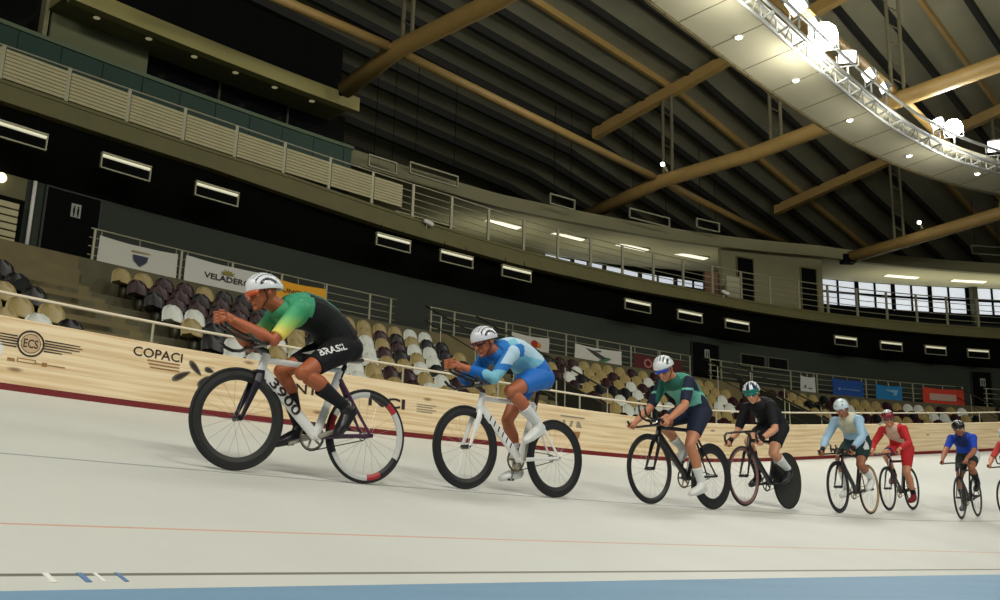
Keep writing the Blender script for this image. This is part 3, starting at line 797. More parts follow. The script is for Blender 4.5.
# ------------------------------------------------------------------ upper level behind the balcony
def ztop(t): return float(np.interp(t, [14, 20, 28, 36, 50], [12.3, 12.3, 12.75, 13.3, 13.35]))
def upper():
    # beige fascia and the concourse ceiling behind it
    mb = MB(); sweep_z(mb, 13.9, 56, [(2.5, lambda t: ztop(t)-.5), (2.5, ztop), (2.9, ztop), (2.9, lambda t: ztop(t)-.42), (2.75, lambda t: ztop(t)-.5)])
    structure(mb.build('trim_2', [M_beige]))
    zc_ = lambda t: float(np.interp(t, [14, 24, 30, 38, 50], [12.2, 12.35, 12.75, 13.55, 13.7]))
    mb = MB(); sweep_z(mb, 13.9, 56, [(2.76, lambda t: ztop(t)-.46), (8.2, lambda t: zc_(t)), (8.2, lambda t: zc_(t)+.2), (2.76, lambda t: ztop(t)-.3)])
    structure(mb.build('ceiling', [mat('warm_white_ceiling', (178, 174, 138), .8)]))
    # back wall of the concourse
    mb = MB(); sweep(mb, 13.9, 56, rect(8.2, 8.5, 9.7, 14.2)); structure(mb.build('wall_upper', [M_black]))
    # lit windows in it
    n = 3
    for (a, b, z0, z1) in [(26.2, 27.6, 0, 0), (27.7, 29.2, 0, 0), (29.3, 30.9, 0, 0), (31.0, 32.6, 0, 0), (32.7, 34.3, 0, 0), (39.6, 41.3, 1, 0), (41.4, 43.0, 1, 0), (43.1, 44.7, 1, 0), (44.8, 46.4, 1, 0), (46.7, 48.4, 1, 0), (48.5, 50.2, 1, 0)]:
        zb = 11.75 if z0 == 0 else 12.2; ztp = float(zc_((a+b)/2))-.05
        if z0 == 0: ztp = min(ztp, 12.55)
        t = bpy.data.objects.new('window_%d' % n, None); COL.objects.link(t); t.location = W((a+b)/2, 8.2, zb); structure(t); n += 1
        mb = MB(); sweep(mb, a, b, rect(8.12, 8.2, zb, ztp)); mb.build('window_pane', [M_window_lit], t)
        mb = MB()
        for f in (0, .5, 1): c = a+(b-a)*f; sweep(mb, c-.035, c+.035, rect(8.04, 8.12, zb, ztp))
        zz = zb+(ztp-zb)*.52; sweep(mb, a, b, rect(8.04, 8.12, zz-.05, zz+.05)); sweep(mb, a, b, rect(8.0, 8.12, zb-.08, zb))
        mb.build('window_frame', [M_steel_d if z0 == 0 else M_black], t)
    # ceiling strips
    for k, (t0, m0) in enumerate([(21.8, 4.6), (24.9, 4.6), (28.2, 4.6), (31.3, 4.8), (42.0, 5.3), (45.2, 5.4), (48.2, 5.4)]):
        zf = (ztop(t0)-.46)+(zc_(t0)-(ztop(t0)-.46))*(m0-2.76)/(8.2-2.76)
        o = thing('ceiling_strip_light', W(t0, m0, zf), 'lit strip light on the pale ceiling above the balcony, '+['leftmost and faintest', 'second from left', 'third from left', 'fourth, above the poster', 'first right of the dark openings', 'second right of the dark openings', 'at the right edge'][k], 'light')
        mb = MB(); sweep(mb, t0-.75, t0+.75, rect(m0-.16, m0+.16, zf-.05, zf-.02)); mb.build('diffuser', [M_strip], o)
        mb = MB(); sweep(mb, t0-.8, t0+.8, rect(m0-.2, m0+.2, zf-.02, zf+.04)); mb.build('housing', [M_steel], o)
    # solid block with two dark openings
    mb = MB(); sweep_z(mb, 31.4, 36.5, [(2.86, lambda t: 9.74), (2.86, lambda t: ztop(t)-.45), (3.1, lambda t: ztop(t)-.45), (3.1, lambda t: 9.74)])
    structure(mb.build('wall_partition', [M_beige]))
    for k, (a, b) in enumerate([(32.15, 32.95), (35.4, 36.15)]):
        t = bpy.data.objects.new('door_%d' % (4+k), None); COL.objects.link(t); t.location = W((a+b)/2, 2.8, 9.74); structure(t)
        mb = MB(); sweep(mb, a, b, rect(2.82, 2.86, 9.74, 12.25)); mb.build('door_leaf', [M_black], t)
        mb = MB(); sweep(mb, a-.05, a, rect(2.80, 2.86, 9.74, 12.3)); sweep(mb, b, b+.05, rect(2.80, 2.86, 9.74, 12.3)); sweep(mb, a, b, rect(2.80, 2.86, 12.25, 12.3)); mb.build('door_frame', [M_olive], t)
    o = thing('white_poster', W(31.0, 1.0, 9.9), 'plain white standing panel on the balcony beside the red poster', 'panel')
    mb = MB(); sweep(mb, 30.85, 31.5, rect(1.9, 1.94, 9.74, 11.0)); mb.build('board', [mat('poster_white', (170, 168, 140), .6)], o)
    mb = MB(); sweep(mb, 30.8, 30.85, rect(1.88, 1.96, 9.74, 11.05)); sweep(mb, 31.5, 31.55, rect(1.88, 1.96, 9.74, 11.05)); mb.build('panel_frame', [M_steel], o)
    o = thing('red_poster', W(29.9, 1.9, 9.9), 'small pinkish red poster standing behind the balcony rail', 'poster')
    mb = MB(); sweep(mb, 29.7, 30.4, rect(1.9, 1.93, 9.74, 11.0)); mb.build('board', [mat('poster_pink', (120, 84, 66), .6, noise=.35, nscale=2.5)], o)
    mb = MB(); sweep(mb, 29.65, 29.7, rect(1.88, 1.95, 9.74, 11.0)); sweep(mb, 30.4, 30.45, rect(1.88, 1.95, 9.74, 11.0)); mb.build('panel_frame', [M_steel_d], o)
    # column between the right windows
    o = thing('concourse_column', W(45.8, 7.5, 9.74), 'square dark column between the lit windows at the upper right', 'column')
    mb = MB(); sweep(mb, 46.45, 46.7, rect(7.6, 7.9, 9.74, 13.6)); mb.build('shaft', [M_steel_d], o)
    mb = MB(); sweep(mb, 46.4, 46.75, rect(7.55, 7.95, 9.74, 9.9)); mb.build('column_base', [M_steel_d], o)
    # dark furniture line below the windows
    mb = MB(); sweep(mb, 20, 31, rect(6.6, 7.0, 9.74, 11.2)); tag(mb.build('counter', [M_black]), 'long dark counter below the lit windows left of the poster', 'counter')
    mb = MB(); sweep(mb, 37, 52, rect(6.6, 7.0, 9.74, 11.3)); tag(mb.build('counter', [M_black]), 'long dark counter below the lit windows at the right', 'counter')
    # pale benches seen through the rails right of the slatted panels
    for k, (a, b) in enumerate([(15.2, 16.3), (16.5, 17.6)]):
        o = thing('white_table', W((a+b)/2, 2.0, 9.74), 'pale folding table behind the balcony rails, '+['nearer the slatted panels', 'the farther of two'][k], 'table')
        mb = MB(); sweep(mb, a, b, rect(1.6, 2.3, 10.24, 10.28)); mb.build('tabletop', [mat('table_pale', (170, 168, 130), .6)], o)
        for c in (a+.08, b-.08):
            for m in (1.7, 2.2):
                mb = MB(); mb.tube(W(c, m, 9.74), W(c, m, 10.24), .02, 6); mb.build('leg', [M_steel], o)
    # ---- VIP box at upper left
    mb = MB(); sweep(mb, -6, 13.9, rect(2.42, 2.55, 9.74, 11.55)); structure(mb.build('wall_lower_box', [M_black]))
    mb = MB(); sweep(mb, -6, 13.9, rect(2.36, 2.5, 11.55, 12.2)); o = mb.build('trim_3', [M_green]); structure(o)
    for k in range(12):
        c = 1.5+1.1*k
        mb = MB(); sweep(mb, c, c+.02, rect(2.345, 2.36, 11.57, 12.18)); structure(mb.build('trim_4', [mat('panel_joint', (16, 34, 28), .6)]))
    mb = MB(); sweep(mb, -6, 13.95, rect(2.3, 2.7, 12.2, 12.31)); structure(mb.build('trim_5', [M_greenedge]))
    mb = MB(); sweep(mb, 4.55, 7.2, rect(2.62, 2.72, 12.31, 13.5)); structure(mb.build('wall_box', [mat('olive_wall_panel', (104, 108, 76), .8)]))
    mb = MB(); sweep(mb, 7.2, 13.9, rect(2.9, 3.0, 12.31, 13.5)); structure(mb.build('window_1', [M_glassdark]))
    mb = MB(); sweep(mb, -6, 4.35, rect(2.9, 3.0, 12.31, 15.5)); structure(mb.build('window_2', [M_glassdark]))
    for c in (9.5, 11.8): mb = MB(); sweep(mb, c-.03, c+.03, rect(2.8, 2.9, 12.31, 13.45)); structure(mb.build('trim_6', [M_steel_d]))
    mb = MB(); sweep(mb, 4.35, 4.47, rect(2.6, 2.9, 12.31, 15.5)); structure(mb.build('trim_7', [M_beige]))
    mb = MB(); sweep(mb, 4.42, 13.35, rect(1.2, 1.5, 12.99, 13.44)); sweep(mb, 4.42, 13.35, rect(1.5, 3.2, 13.22, 13.44)); structure(mb.build('trim_8', [mat('olive_fascia_light', (150, 142, 86), .7)]))
    mb = MB(); sweep(mb, 4.42, 13.3, rect(1.5, 2.9, 13.19, 13.22)); structure(mb.build('ceiling', [M_olive]))
    for k, c in enumerate([5.4, 6.85, 8.2, 9.5, 10.8, 12.1]):
        o = thing('soffit_downlight', W(c, 1.95, 13.17), 'small dim downlight under the olive canopy at the upper left, '+['first from the left', 'second from the left', 'third from the left', 'third from the right', 'second from the right', 'rightmost'][k], 'light')
        p = W(c, 1.95, 13.15); mb = MB(); mb.tube(p, p+Vector((0, 0, .03)), .09, 12); mb.build('lens', [M_dim], o)
        mb = MB(); mb.torus(p+Vector((0, 0, .02)), .1, .015, axis='z', n=14, k=5); mb.build('ring', [M_olive], o)
    # dark wall above everything, up to the roof
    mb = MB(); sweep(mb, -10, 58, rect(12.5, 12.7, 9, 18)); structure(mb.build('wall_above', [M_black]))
    mb = MB(); sweep(mb, -10, 13.9, rect(3.3, 12.4, 12.3, 12.5)); sweep(mb, -10, 13.9, rect(3.3, 3.5, 12.5, 16.3)); structure(mb.build('dark_screen_above_box', [M_black]))  # black screen added to hide the roof and keep this corner dark
    # dim hanging frames before the black wall
    nm = ['nearest the olive canopy', 'second, left of the beige fascia', 'left of the middle truss', 'right of the spotlit node', 'above the pale ceiling', 'at the right edge']
    for k, (a, b, z, dm) in enumerate([(14.3, 15.4, 12.05, 0), (15.9, 17.9, 12.25, 0), (22.0, 23.2, 12.65, 0), (25.9, 28.0, 12.95, 0), (29.4, 30.6, 13.25, 0), (43.4, 44.9, 13.95, 0)]):
        o = thing('ceiling_lamp', W((a+b)/2, 2.0, z-.3), 'dim unlit rectangular lamp high under the roof, '+nm[k], 'lamp')
        mb = MB(); sweep(mb, a, b, rect(1.95, 2.02, z-.03, z+.02)); sweep(mb, a, b, rect(1.95, 2.02, z-.4, z-.36)); sweep(mb, a, a+.04, rect(1.95, 2.02, z-.4, z)); sweep(mb, b-.04, b, rect(1.95, 2.02, z-.4, z)); mb.build('lamp_frame', [M_steel], o)
        for c in (a+.2, b-.2): mb = MB(); mb.tube(W(c, 1.98, z), W(c, 1.98, 16.3), .012, 5); mb.build('hanger', [M_black], o)
upper()

# ------------------------------------------------------------------ roof
def drop(t): return max(0., .11*(t-27))
def zr(m, t=0): return 17.18-.225*m-drop(t)
def roof():
    # sheet in bays with standing joints
    mb = MB(); m0, m1 = 16.0, -30
    ts = frange(-12, 62, 2.4)
    for ta, tb in ((-12, 27), (27, 64)):
        mb.hexa([RF(ta, m0, zr(m0, ta)+.12), RF(tb, m0, zr(m0, tb)+.12), RF(tb, m1, zr(m1, tb)+.12), RF(ta, m1, zr(m1, ta)+.12)]+[RF(ta, m0, zr(m0, ta)+.3), RF(tb, m0, zr(m0, tb)+.3), RF(tb, m1, zr(m1, tb)+.3), RF(ta, m1, zr(m1, ta)+.3)])
    structure(mb.build('ceiling', [M_roof]))
    k = 0
    for i, m in enumerate([13, 11.3, 9.6, 8.0, 6.5, 5.2, 4.05, 2.95, 1.8, .7, -.35, -1.43, -2.5, -3.5, -4.8, -6.2, -7.75, -9.1, -10.3, -11.45, -12.7, -14.1, -15.5, -17]):
        tan = m in (-2.5, -11.45, -7.75)
        o = thing('roof_purlin', RF(20, m, zr(m)-.1), ('tan' if tan else 'dark')+' straight roof purlin running the length of the hall under the roof sheets', 'beam', ('tan' if tan else 'dark')+' roof purlins')
        d = .17 if not tan else .12; mb = MB(); hw = .09 if not tan else .07
        T3 = (-12, 27, 64); vs = []
        for ta in T3: vs += [RF(ta, m-hw, zr(m, ta)-d), RF(ta, m+hw, zr(m, ta)-d), RF(ta, m+hw, zr(m, ta)+.14), RF(ta, m-hw, zr(m, ta)+.14)]
        fs = [(0, 1, 2, 3), (11, 10, 9, 8)]
        for i_ in (0, 1):
            for k_ in range(4): k2_ = (k_+1) % 4; fs.append((4*i_+k_, 4*i_+4+k_, 4*i_+4+k2_, 4*i_+k2_))
        mb.add(vs, fs)
        mb.build('web', [M_tan_steel if tan else M_purlin], o)
    # trusses across the hall
    for j, (t0, lb) in enumerate([(12.45, 'nearest tan roof truss at the upper left, its thick tube rising to the top edge'), (26.3, 'middle tan roof truss passing behind the pale ring'), (37.9, 'farthest tan roof truss, ending above the right windows')]):
        sh = -3.0 if j == 2 else 0.
        o = thing('roof_truss', RF(t0, 2, 13), lb, 'truss')
        pts = [(2.0, 13.0), (-2.1, 13.8), (-6, 13.95), (-10.8, 14.5), (-14.6, 14.88), (-22, 15.4), (-29, 15.9)]
        if j == 0: pts[0] = (.25, 13.2)
        if j == 2: pts = [(-4.75, 12.95), (-7.7, 13.3), (-11.1, 13.75), (-16, 14.4), (-22, 15.0), (-29, 15.6)]
        mb = MB(); mb.loft([RF(t0, m, z) for m, z in pts], [.27]*len(pts), 14); mb.build('bottom_chord', [M_tan_steel], o, smooth=True)
        mb = MB(); a, b = (3.2, -28) ; h = .22
        zq = lambda m_: zr(m_, t0)
        for (q0, q1) in [((-.6, -28), (1.1, -28), (-1.2, -28))[j]]:
            mb.hexa([RF(t0-.16, q0, zq(q0)-.55), RF(t0+.16, q0, zq(q0)-.55), RF(t0+.16, q1, zq(q1)-.55), RF(t0-.16, q1, zq(q1)-.55), RF(t0-.16, q0, zq(q0)-.12), RF(t0+.16, q0, zq(q0)-.12), RF(t0+.16, q1, zq(q1)-.12), RF(t0-.16, q1, zq(q1)-.12)])
        mb.build('top_chord', [M_tan_steel], o)
        zb = lambda m: float(np.interp(-m, [-p[0] for p in pts], [p[1] for p in pts]))
        for m in (-2.45, -7, -11.4, -16):
            if j == 2 and m == -2.45: continue
            for dm in (-.2, .2):
                mb = MB(); mb.tube(RF(t0, m+dm, zb(m+dm)+.2), RF(t0, m+dm, zq(m)-.4), .065, 8); mb.build('strut', [M_grey_olive], o)
            for z in frange(zb(m)+.5, zq(m)-.7, .7): mb = MB(); mb.tube(RF(t0, m-.2, z), RF(t0, m+.2, z+.35), .025, 5); mb.build('lacing', [M_grey_olive], o)
        # bearing at the wall
        m, z = pts[0]; mb = MB(); mb.abox(-.3, .3, -.3, .3, -.25, .1) if j else mb.abox(-.1, .1, -.1, .1, -.12, .1)
        mb.v = [tuple(RF(t0, m+.1, z)+Vector(v)) for v in mb.v]; mb.build('bearing', [M_black], o)
    # longitudinal tubes
    for (m, z0, z1, a, b, lb) in [(-2.0, 13.4, 13.8, 5.5, 12.1, 'tan longitudinal roof tube from the top edge to the nearest truss'), (-2.0, 13.8, 13.92, 12.8, 26.0, 'tan longitudinal roof tube between the nearest and middle trusses'), (-2.0, 13.92, 13.9, 26.6, 37.2, 'tan longitudinal roof tube from the middle truss down to the far wall'), (-11.35, 14.75, 14.8, 12.8, 26.0, 'tan longitudinal roof tube running above the floodlights to the middle truss'), (-11.35, 14.8, 14.3, 26.6, 37.6, 'tan longitudinal roof tube beyond the middle truss near the floodlights')]:
        o = thing('roof_tube', RF((a+b)/2, m, z0), lb, 'tube')
        mb = MB(); mb.tube(RF(a, m, z0), RF(b, m, z1), .14, 12); mb.build('pipe', [M_tan_steel], o, smooth=True)
        mb = MB(); mb.tube(RF(a-.25, m, z0), RF(a, m, z0), .09, 10); mb.tube(RF(b, m, z1), RF(b+.25, m, z1), .09, 10); mb.build('end_joint', [M_tan_steel], o)
    # far hip part of the roof closes the hall beyond the third truss
    # lights sitting on truss nodes
    for (t0, m, z, lb) in [(26.0, -2.6, 14.2, 'small bright spotlight on the middle truss node left of the tan tube'), (37.6, -8.1, 13.8, 'small bright spotlight on the farthest truss above the right windows')]:
        o = thing('node_spotlight', RF(t0, m, z), lb, 'spotlight')
        mb = MB(); mb.ball(RF(t0-.3, m, z), .085, n=10); mb.build('lens', [M_spotlens], o, smooth=True)
        mb = MB(); mb.tube(RF(t0-.25, m, z), RF(t0, m, z-.2), .06, 8); mb.build('housing', [M_steel], o)
M_grey_olive = mat('olive_grey_steel', (96, 90, 66), .6)
roof()

# ------------------------------------------------------------------ ring under the roof with its lighting gantry
RO = [(-14, -12.5), (0, -12.0), (8, -11.0), (14.7, -9.45), (17.4, -9.1), (20.5, -8.6), (23.9, -8.0), (27.3, -7.4), (31.7, -6.9), (35.1, -6.6), (37.5, -6.5), (44, -6.4), (52, -6.6)]
ro = lambda t: float(np.interp(t, [a for a, b in RO], [b for a, b in RO]))
ri = lambda t: ro(t)-float(np.interp(t, [10, 20, 30, 36], [1.95, 1.85, 1.75, 1.9]))
ZR = 13.0
def ring():
    mb = MB(); ts = frange(-12, 50, .8); vs = []; fs = []
    prof = lambda t: [(ro(t), ZR), (ro(t)+.02, ZR+.3), (ri(t), ZR+.3), (ri(t), ZR)]
    for t in ts: vs += [W(t, m, z) for m, z in prof(t)]
    for i in range(len(ts)-1):
        for k in range(4): k2 = (k+1) % 4; fs.append((4*i+k, 4*i+4+k, 4*i+4+k2, 4*i+k2))
    mb.add(vs, fs); r = thing('ceiling_ring', W(24, -8.5, ZR), 'broad pale ring hung beneath the roof at the upper right', 'ring')
    mb.build('soffit_panel', [M_ring], r)
    mb = MB()
    for t in frange(-10, 50, 1.9): 
        mb = MB(); vs = [W(t, ro(t)+.0, ZR-.006), W(t+.035, ro(t)+.0, ZR-.006), W(t+.035, ri(t)+.02, ZR-.006), W(t, ri(t)+.02, ZR-.006)]; mb.hexa(vs+[v+Vector((0, 0, .008)) for v in vs]); mb.build('panel_joint', [mat('joint_grey', (130, 120, 90), .7)], r)
    mb = MB(); mb.add([], [])
    for t in frange(-10, 50, .8)[:-1]:
        t2 = t+.775; c = [W(t, ro(t)+.02, ZR-.05), W(t2, ro(t2)+.02, ZR-.05), W(t2, ro(t2)+.1, ZR-.05), W(t, ro(t)+.1, ZR-.05)]; mb.hexa(c+[v+Vector((0, 0, .4)) for v in c])
    mb.build('edge_trim', [mat('ring_edge', (120, 108, 76), .6)], r)
    # gantry: ladder truss along the inner edge
    g = thing('lighting_gantry', W(26, -9.6, ZR), 'grey tubular lighting gantry curving along the inner edge of the pale ring', 'gantry')
    def off(t, dm, dz): return W(t, ri(t)+dm, ZR+dz)
    for (dm, dz, r_, nm) in [(-.06, -.28, .05, 'chord_tube'), (-.5, -.22, .05, 'chord_tube'), (-.06, .12, .04, 'chord_tube'), (-.5, .3, .05, 'chord_tube')]:
        mb = MB(); pipe(mb, [off(t, dm, dz) for t in frange(-10, 48, .7)], r_, 7); mb.build(nm, [M_grey_steel], g, smooth=True)
    k = 0
    for t in frange(4, 42, 1.05):
        mb = MB(); mb.tube(off(t, -.06, -.28), off(t, -.5, -.22), .035, 6); mb.tube(off(t, -.06, -.28), off(t, -.06, .12), .03, 6); mb.tube(off(t, -.5, -.22), off(t+.5, -.06, -.28), .02, 5); mb.build('cross_brace', [M_grey_steel], g)
    # downlights in the ring's soffit
    for k, (t, dm) in enumerate([(12.5, .8), (18.2, .78), (21.8, .7), (25.7, .7), (30.3, .8), (34.5, .5)]):
        m = ri(t)+dm+.25; p = W(t, m, ZR-.03)
        o = thing('ring_downlight', p, 'small bright downlight in the pale ring, '+['beyond the top edge', 'highest in the photo', 'third from the right edge end', 'left of the tan beam joint', 'second from the right', 'lowest, near the right edge'][k], 'light')
        mb = MB(); mb.ball(p, .085, .085, .05, n=12); mb.build('lens', [M_spotlens], o, smooth=True)
        mb = MB(); mb.torus(p+Vector((0, 0, .01)), .1, .02, axis='z', n=16, k=6); mb.build('bezel', [M_white], o)
    # floodlights
    FL = [(18.9, -10.9, 13.55, 'slanted floodlight at the top end of the gantry', 0, .30, .6), (20.0, -10.7, 13.5, 'small floodlight just left of the brightest one', 0, .15, .5), (21.2, -10.3, 13.5, 'brightest round glaring floodlight on the gantry', 1, .34, 0), (22.7, -10.15, 13.5, 'square floodlight in a yoke right of the brightest one', 0, .24, .0), (24.3, -9.85, 13.5, 'tilted floodlight left of the tan tube joint', 0, .22, .8), (25.5, -9.6, 13.5, 'narrow floodlight seen nearly edge on above the gantry', 0, .18, 1.1), (29.7, -8.95, 13.5, 'small tilted floodlight beside the right glaring lamp', 0, .22, .8), (30.9, -8.9, 13.48, 'glaring round floodlight toward the right edge', 1, .24, 0), (34.0, -8.7, 13.5, 'square floodlight at the right edge of the photo', 0, .30, .1)]
    for (t, m, z, lb, hot, sz, yaw) in FL:
        p = W(t, m-.28, z+(.12 if hot else 0))
        aim = (W(t-9, -16, 0)-p).normalized() if not hot else (Vector((0, 0, .2))-p).normalized()
        side = aim.cross(Vector((0, 0, 1))).normalized()
        if yaw: aim = (aim*math.cos(yaw)+side*math.sin(yaw)).normalized()
        side = aim.cross(Vector((0, 0, 1))).normalized(); u = side.cross(aim)
        o = thing('floodlight', p, lb, 'floodlight')
        mb = MB()
        f = [p+side*sx*sz+u*sy*sz*.75 for sx, sy in ((-1, -1), (1, -1), (1, 1), (-1, 1))]; bk = [p-aim*.22+side*sx*sz*.6+u*sy*sz*.45 for sx, sy in ((-1, -1), (1, -1), (1, 1), (-1, 1))]
        mb.hexa(bk+f); mb.build('housing', [M_grey_steel], o)
        mb = MB()
        if hot: mb.ball(p+aim*.12, sz*1.15, n=20, R=None)  # ball enlarged to the lamp's glare, wider than a real lens
        else: mb.hexa([q+aim*.003-(q-p)*.08 for q in f]+[q+aim*.02-(q-p)*.08 for q in f])
        mb.build('lens', [M_flood_hot if hot else M_flood], o, smooth=bool(hot))
        mb = MB(); a = p+side*(sz+.05)-aim*.08; b = p-side*(sz+.05)-aim*.08; lo = Vector((0, 0, -sz*.95-.1))
        mb.loft([a, a+lo, b+lo, b], [.02]*4, 6); mb.tube(p+lo-aim*.08, p+lo-aim*.08-Vector((0, 0, .3)), .03, 6); mb.build('yoke', [M_grey_steel], o)
ring()

# ------------------------------------------------------------------ light
def spot(loc, target, power, size=.6, angle=70, col=(1, .99, .94), blend=.5):
    l = bpy.data.lights.new('arena_flood', 'SPOT'); l.energy = power; l.spot_size = math.radians(angle); l.shadow_soft_size = size; l.color = col; l.spot_blend = blend
    o = bpy.data.objects.new('arena_flood', l); COL.objects.link(o); o.location = loc
    o.rotation_euler = (Vector(target)-Vector(loc)).to_track_quat('-Z', 'Y').to_euler(); return o
def area(loc, target, power, sx, sy, col=(1, .96, .86), name='added_stand_fill'):
    l = bpy.data.lights.new(name, 'AREA'); l.shape = 'RECTANGLE'; l.size = sx; l.size_y = sy; l.energy = power; l.color = col
    o = bpy.data.objects.new(name, l); COL.objects.link(o); o.location = loc
    o.rotation_euler = (Vector(target)-Vector(loc)).to_track_quat('-Z', 'Y').to_euler(); return o
for (t, m, e) in [(2, -13, 2600), (9, -12.5, 1900), (16, -12, 1550), (22, -10.6, 1150), (29, -9.6, 800), (36, -9.3, 760)]:
    p = W(t, m, 13.2); spot(p, W(t-1, -17, 0), e, .8, 100, blend=.7)
for (x, y, e) in [(-14, -3, 2900), (-5, -6, 1000), (0, -8, 1400), (14, 2, 800), (22, 12, 720)]:
    spot(Vector((x, y, 14)), Vector((x*.3+4, 9, 0)), e, 1.2, 80, blend=.6)
for (x, y, tx, e) in [(-6, -6, 2, 1550), (8, -2, 14, 1350), (20, 4, 26, 1350)]:
    area(Vector((x, y, 15)), W(tx, 0, 8), e, 5, 3)  # added fill lights that brighten the stands and balcony front
# added point lights stand in for floodlight spill on roof and ring
for (t, m, z, e) in [(21.2, -10.6, 14.2, 420), (30.9, -9.2, 14.0, 260), (14, -12, 14.2, 300), (20.5, -10.9, 12.2, 230), (16, -11.6, 12.2, 150), (26, -10.2, 12.2, 110), (31, -9.4, 12.2, 120)]:
    l = bpy.data.lights.new('added_spill', 'POINT'); l.energy = e; l.shadow_soft_size = .3; l.color = (1, .97, .88)
    o = bpy.data.objects.new('added_spill', l); COL.objects.link(o); o.location = W(t, m, z)
for t in (22, 27, 31, 42, 46, 50):
    area(W(t, 5.4, 10.6), W(t, 5.4, 14), 30 if t < 36 else 80, 4, 3, (1, .97, .8), 'concourse_ceiling_fill')  # unseen upward areas carry the strips' light onto the concourse ceiling
w = bpy.data.worlds.new('hall'); scene.world = w; w.use_nodes = True
w.node_tree.nodes['Background'].inputs[0].default_value = (.62, .60, .44, 1); w.node_tree.nodes['Background'].inputs[1].default_value = .04
vs_ = scene.view_settings; vs_.view_transform = 'Standard'; vs_.look = 'None'; vs_.gamma = 1; vs_.exposure = 0; vs_.use_curve_mapping = False

# ------------------------------------------------------------------ bicycles
WR = .334
def m_of(name, rgb, rough=.45, **k): return mat(name, rgb, rough, **k)
M_tyre = mat('black_tyre_rubber', (17, 17, 18), .7); M_carbon = mat('black_carbon', (20, 20, 23), .35, coat=.3)
M_spoke = mat('spoke_steel', (160, 162, 160), .35, metal=.6); M_alloy = mat('silver_alloy', (170, 165, 150), .35, metal=.7)
M_brass = mat('dull_gold_chainring', (150, 132, 96), .4, metal=.5); M_chain = mat('dark_chain', (60, 52, 44), .5, metal=.5)
M_whitep = mat('white_gloss_paint', (228, 228, 224), .3, coat=.3); M_tansw = mat('tan_sidewall', (170, 140, 90), .6)
def wheel(root, name, cx, spec):
    """spec: rim material, rim depth, tyre material, disc flag, decals"""
    c = Vector((cx, 0, WR))
    mb = MB(); mb.torus(c, WR-.012, .012, n=64, k=8); ty = mb.build(name, [spec.get('tyre', M_tyre)], root, smooth=True, world=False)
    dep = spec.get('depth', .06); R1 = WR-.022; R0 = R1-dep
    if spec.get('disc'):
        mb = MB(); n = 48
        for sg in (-1, 1):
            vs = [c+Vector((0, sg*.022, 0))]+[c+Vector((R1*.55*math.cos(2*PI*k/n), sg*.017, R1*.55*math.sin(2*PI*k/n))) for k in range(n)]+[c+Vector((R1*math.cos(2*PI*k/n), sg*.009, R1*math.sin(2*PI*k/n))) for k in range(n)]
            fs = [(0, 1+k, 1+(k+1) % n) for k in range(n)]+[(1+k, 1+n+k, 1+n+(k+1) % n, 1+(k+1) % n) for k in range(n)]
            mb.add(vs, fs)
        mb.build('disc', [spec['rim']], ty, smooth=True, world=False)
    else:
        mb = MB(); n = 64; vs = []; fs = []
        pr = [(R1, -.010), (R1, .010), ((R0+R1)/2, .013), (R0, .005), (R0, -.005), ((R0+R1)/2, -.013)]
        for i in range(n):
            a = 2*PI*i/n
            for r, y in pr: vs.append(c+Vector((r*math.cos(a), y, r*math.sin(a))))
        k = len(pr)
        for i in range(n):
            for j in range(k): fs.append((i*k+j, ((i+1) % n)*k+j, ((i+1) % n)*k+(j+1) % k, i*k+(j+1) % k))
        mb.add(vs, fs)
        if spec.get('seg'):
            mats = [spec['rim']]+spec['seg'][1]; fn = spec['seg'][0]
            for fi in range(len(mb.f)): i = fi//k; mb.m[fi] = fn(360*i/n, fi % k)
        else: mats = [spec['rim']]
        mb.build('rim', mats, ty, smooth=False, world=False)
        ns = spec.get('spokes', 20); mb = MB()
        for i in range(ns):
            a = 2*PI*i/ns; b = a+(.5 if i % 2 else -.5); sg = 1 if (i//2) % 2 else -1
            mb.tube(c+Vector((.02*math.cos(b), sg*.03, .02*math.sin(b))), c+Vector((R0*math.cos(a), 0, R0*math.sin(a))), .0011, 4)
        o = mb.build('spokes', [M_spoke], ty, world=False)
    mb = MB(); mb.tube(c-Vector((0, .045, 0)), c+Vector((0, .045, 0)), .018, 12); mb.tube(c-Vector((0, .065, 0)), c+Vector((0, .065, 0)), .007, 8); mb.build('hub', [spec.get('hub', M_carbon)], ty, smooth=False, world=False)
    return ty

def flat(mb, a, b, ra, rb, n=12, mi=0):
    """aero tube: lateral radius small, deep radius large; ra, rb = (lateral, deep)"""
    mb.loft([a, b], [ra, rb], n, lat=(0, 1, 0), mi=mi)
def deco_text(root, s, c, dx, w, h, m, nm, y=None):
    """text on a plane facing the left side (+y), running along dx; read from +y so the reader's right is -x"""
    vs, fs = text_polys(s, 1, .02); a, b, cc, d = text_size(vs); dx = Vector(dx).normalized(); up = Vector((0, 1, 0)).cross(dx)*1
    if up.dot(Vector((0, 0, 1))) < 0 and abs(up.z) > .3: up = -up
    # reader stands on the +y side: right-hand direction is dx, up is perpendicular
    mb = MB(); mb.add([Vector(c)+dx*((x-(a+b)/2)/(b-a)*w)+up*((yy-(cc+d)/2)/(d-cc)*h) for x, yy, _ in vs], fs)
    return mb.build(nm, [m], root, world=False)

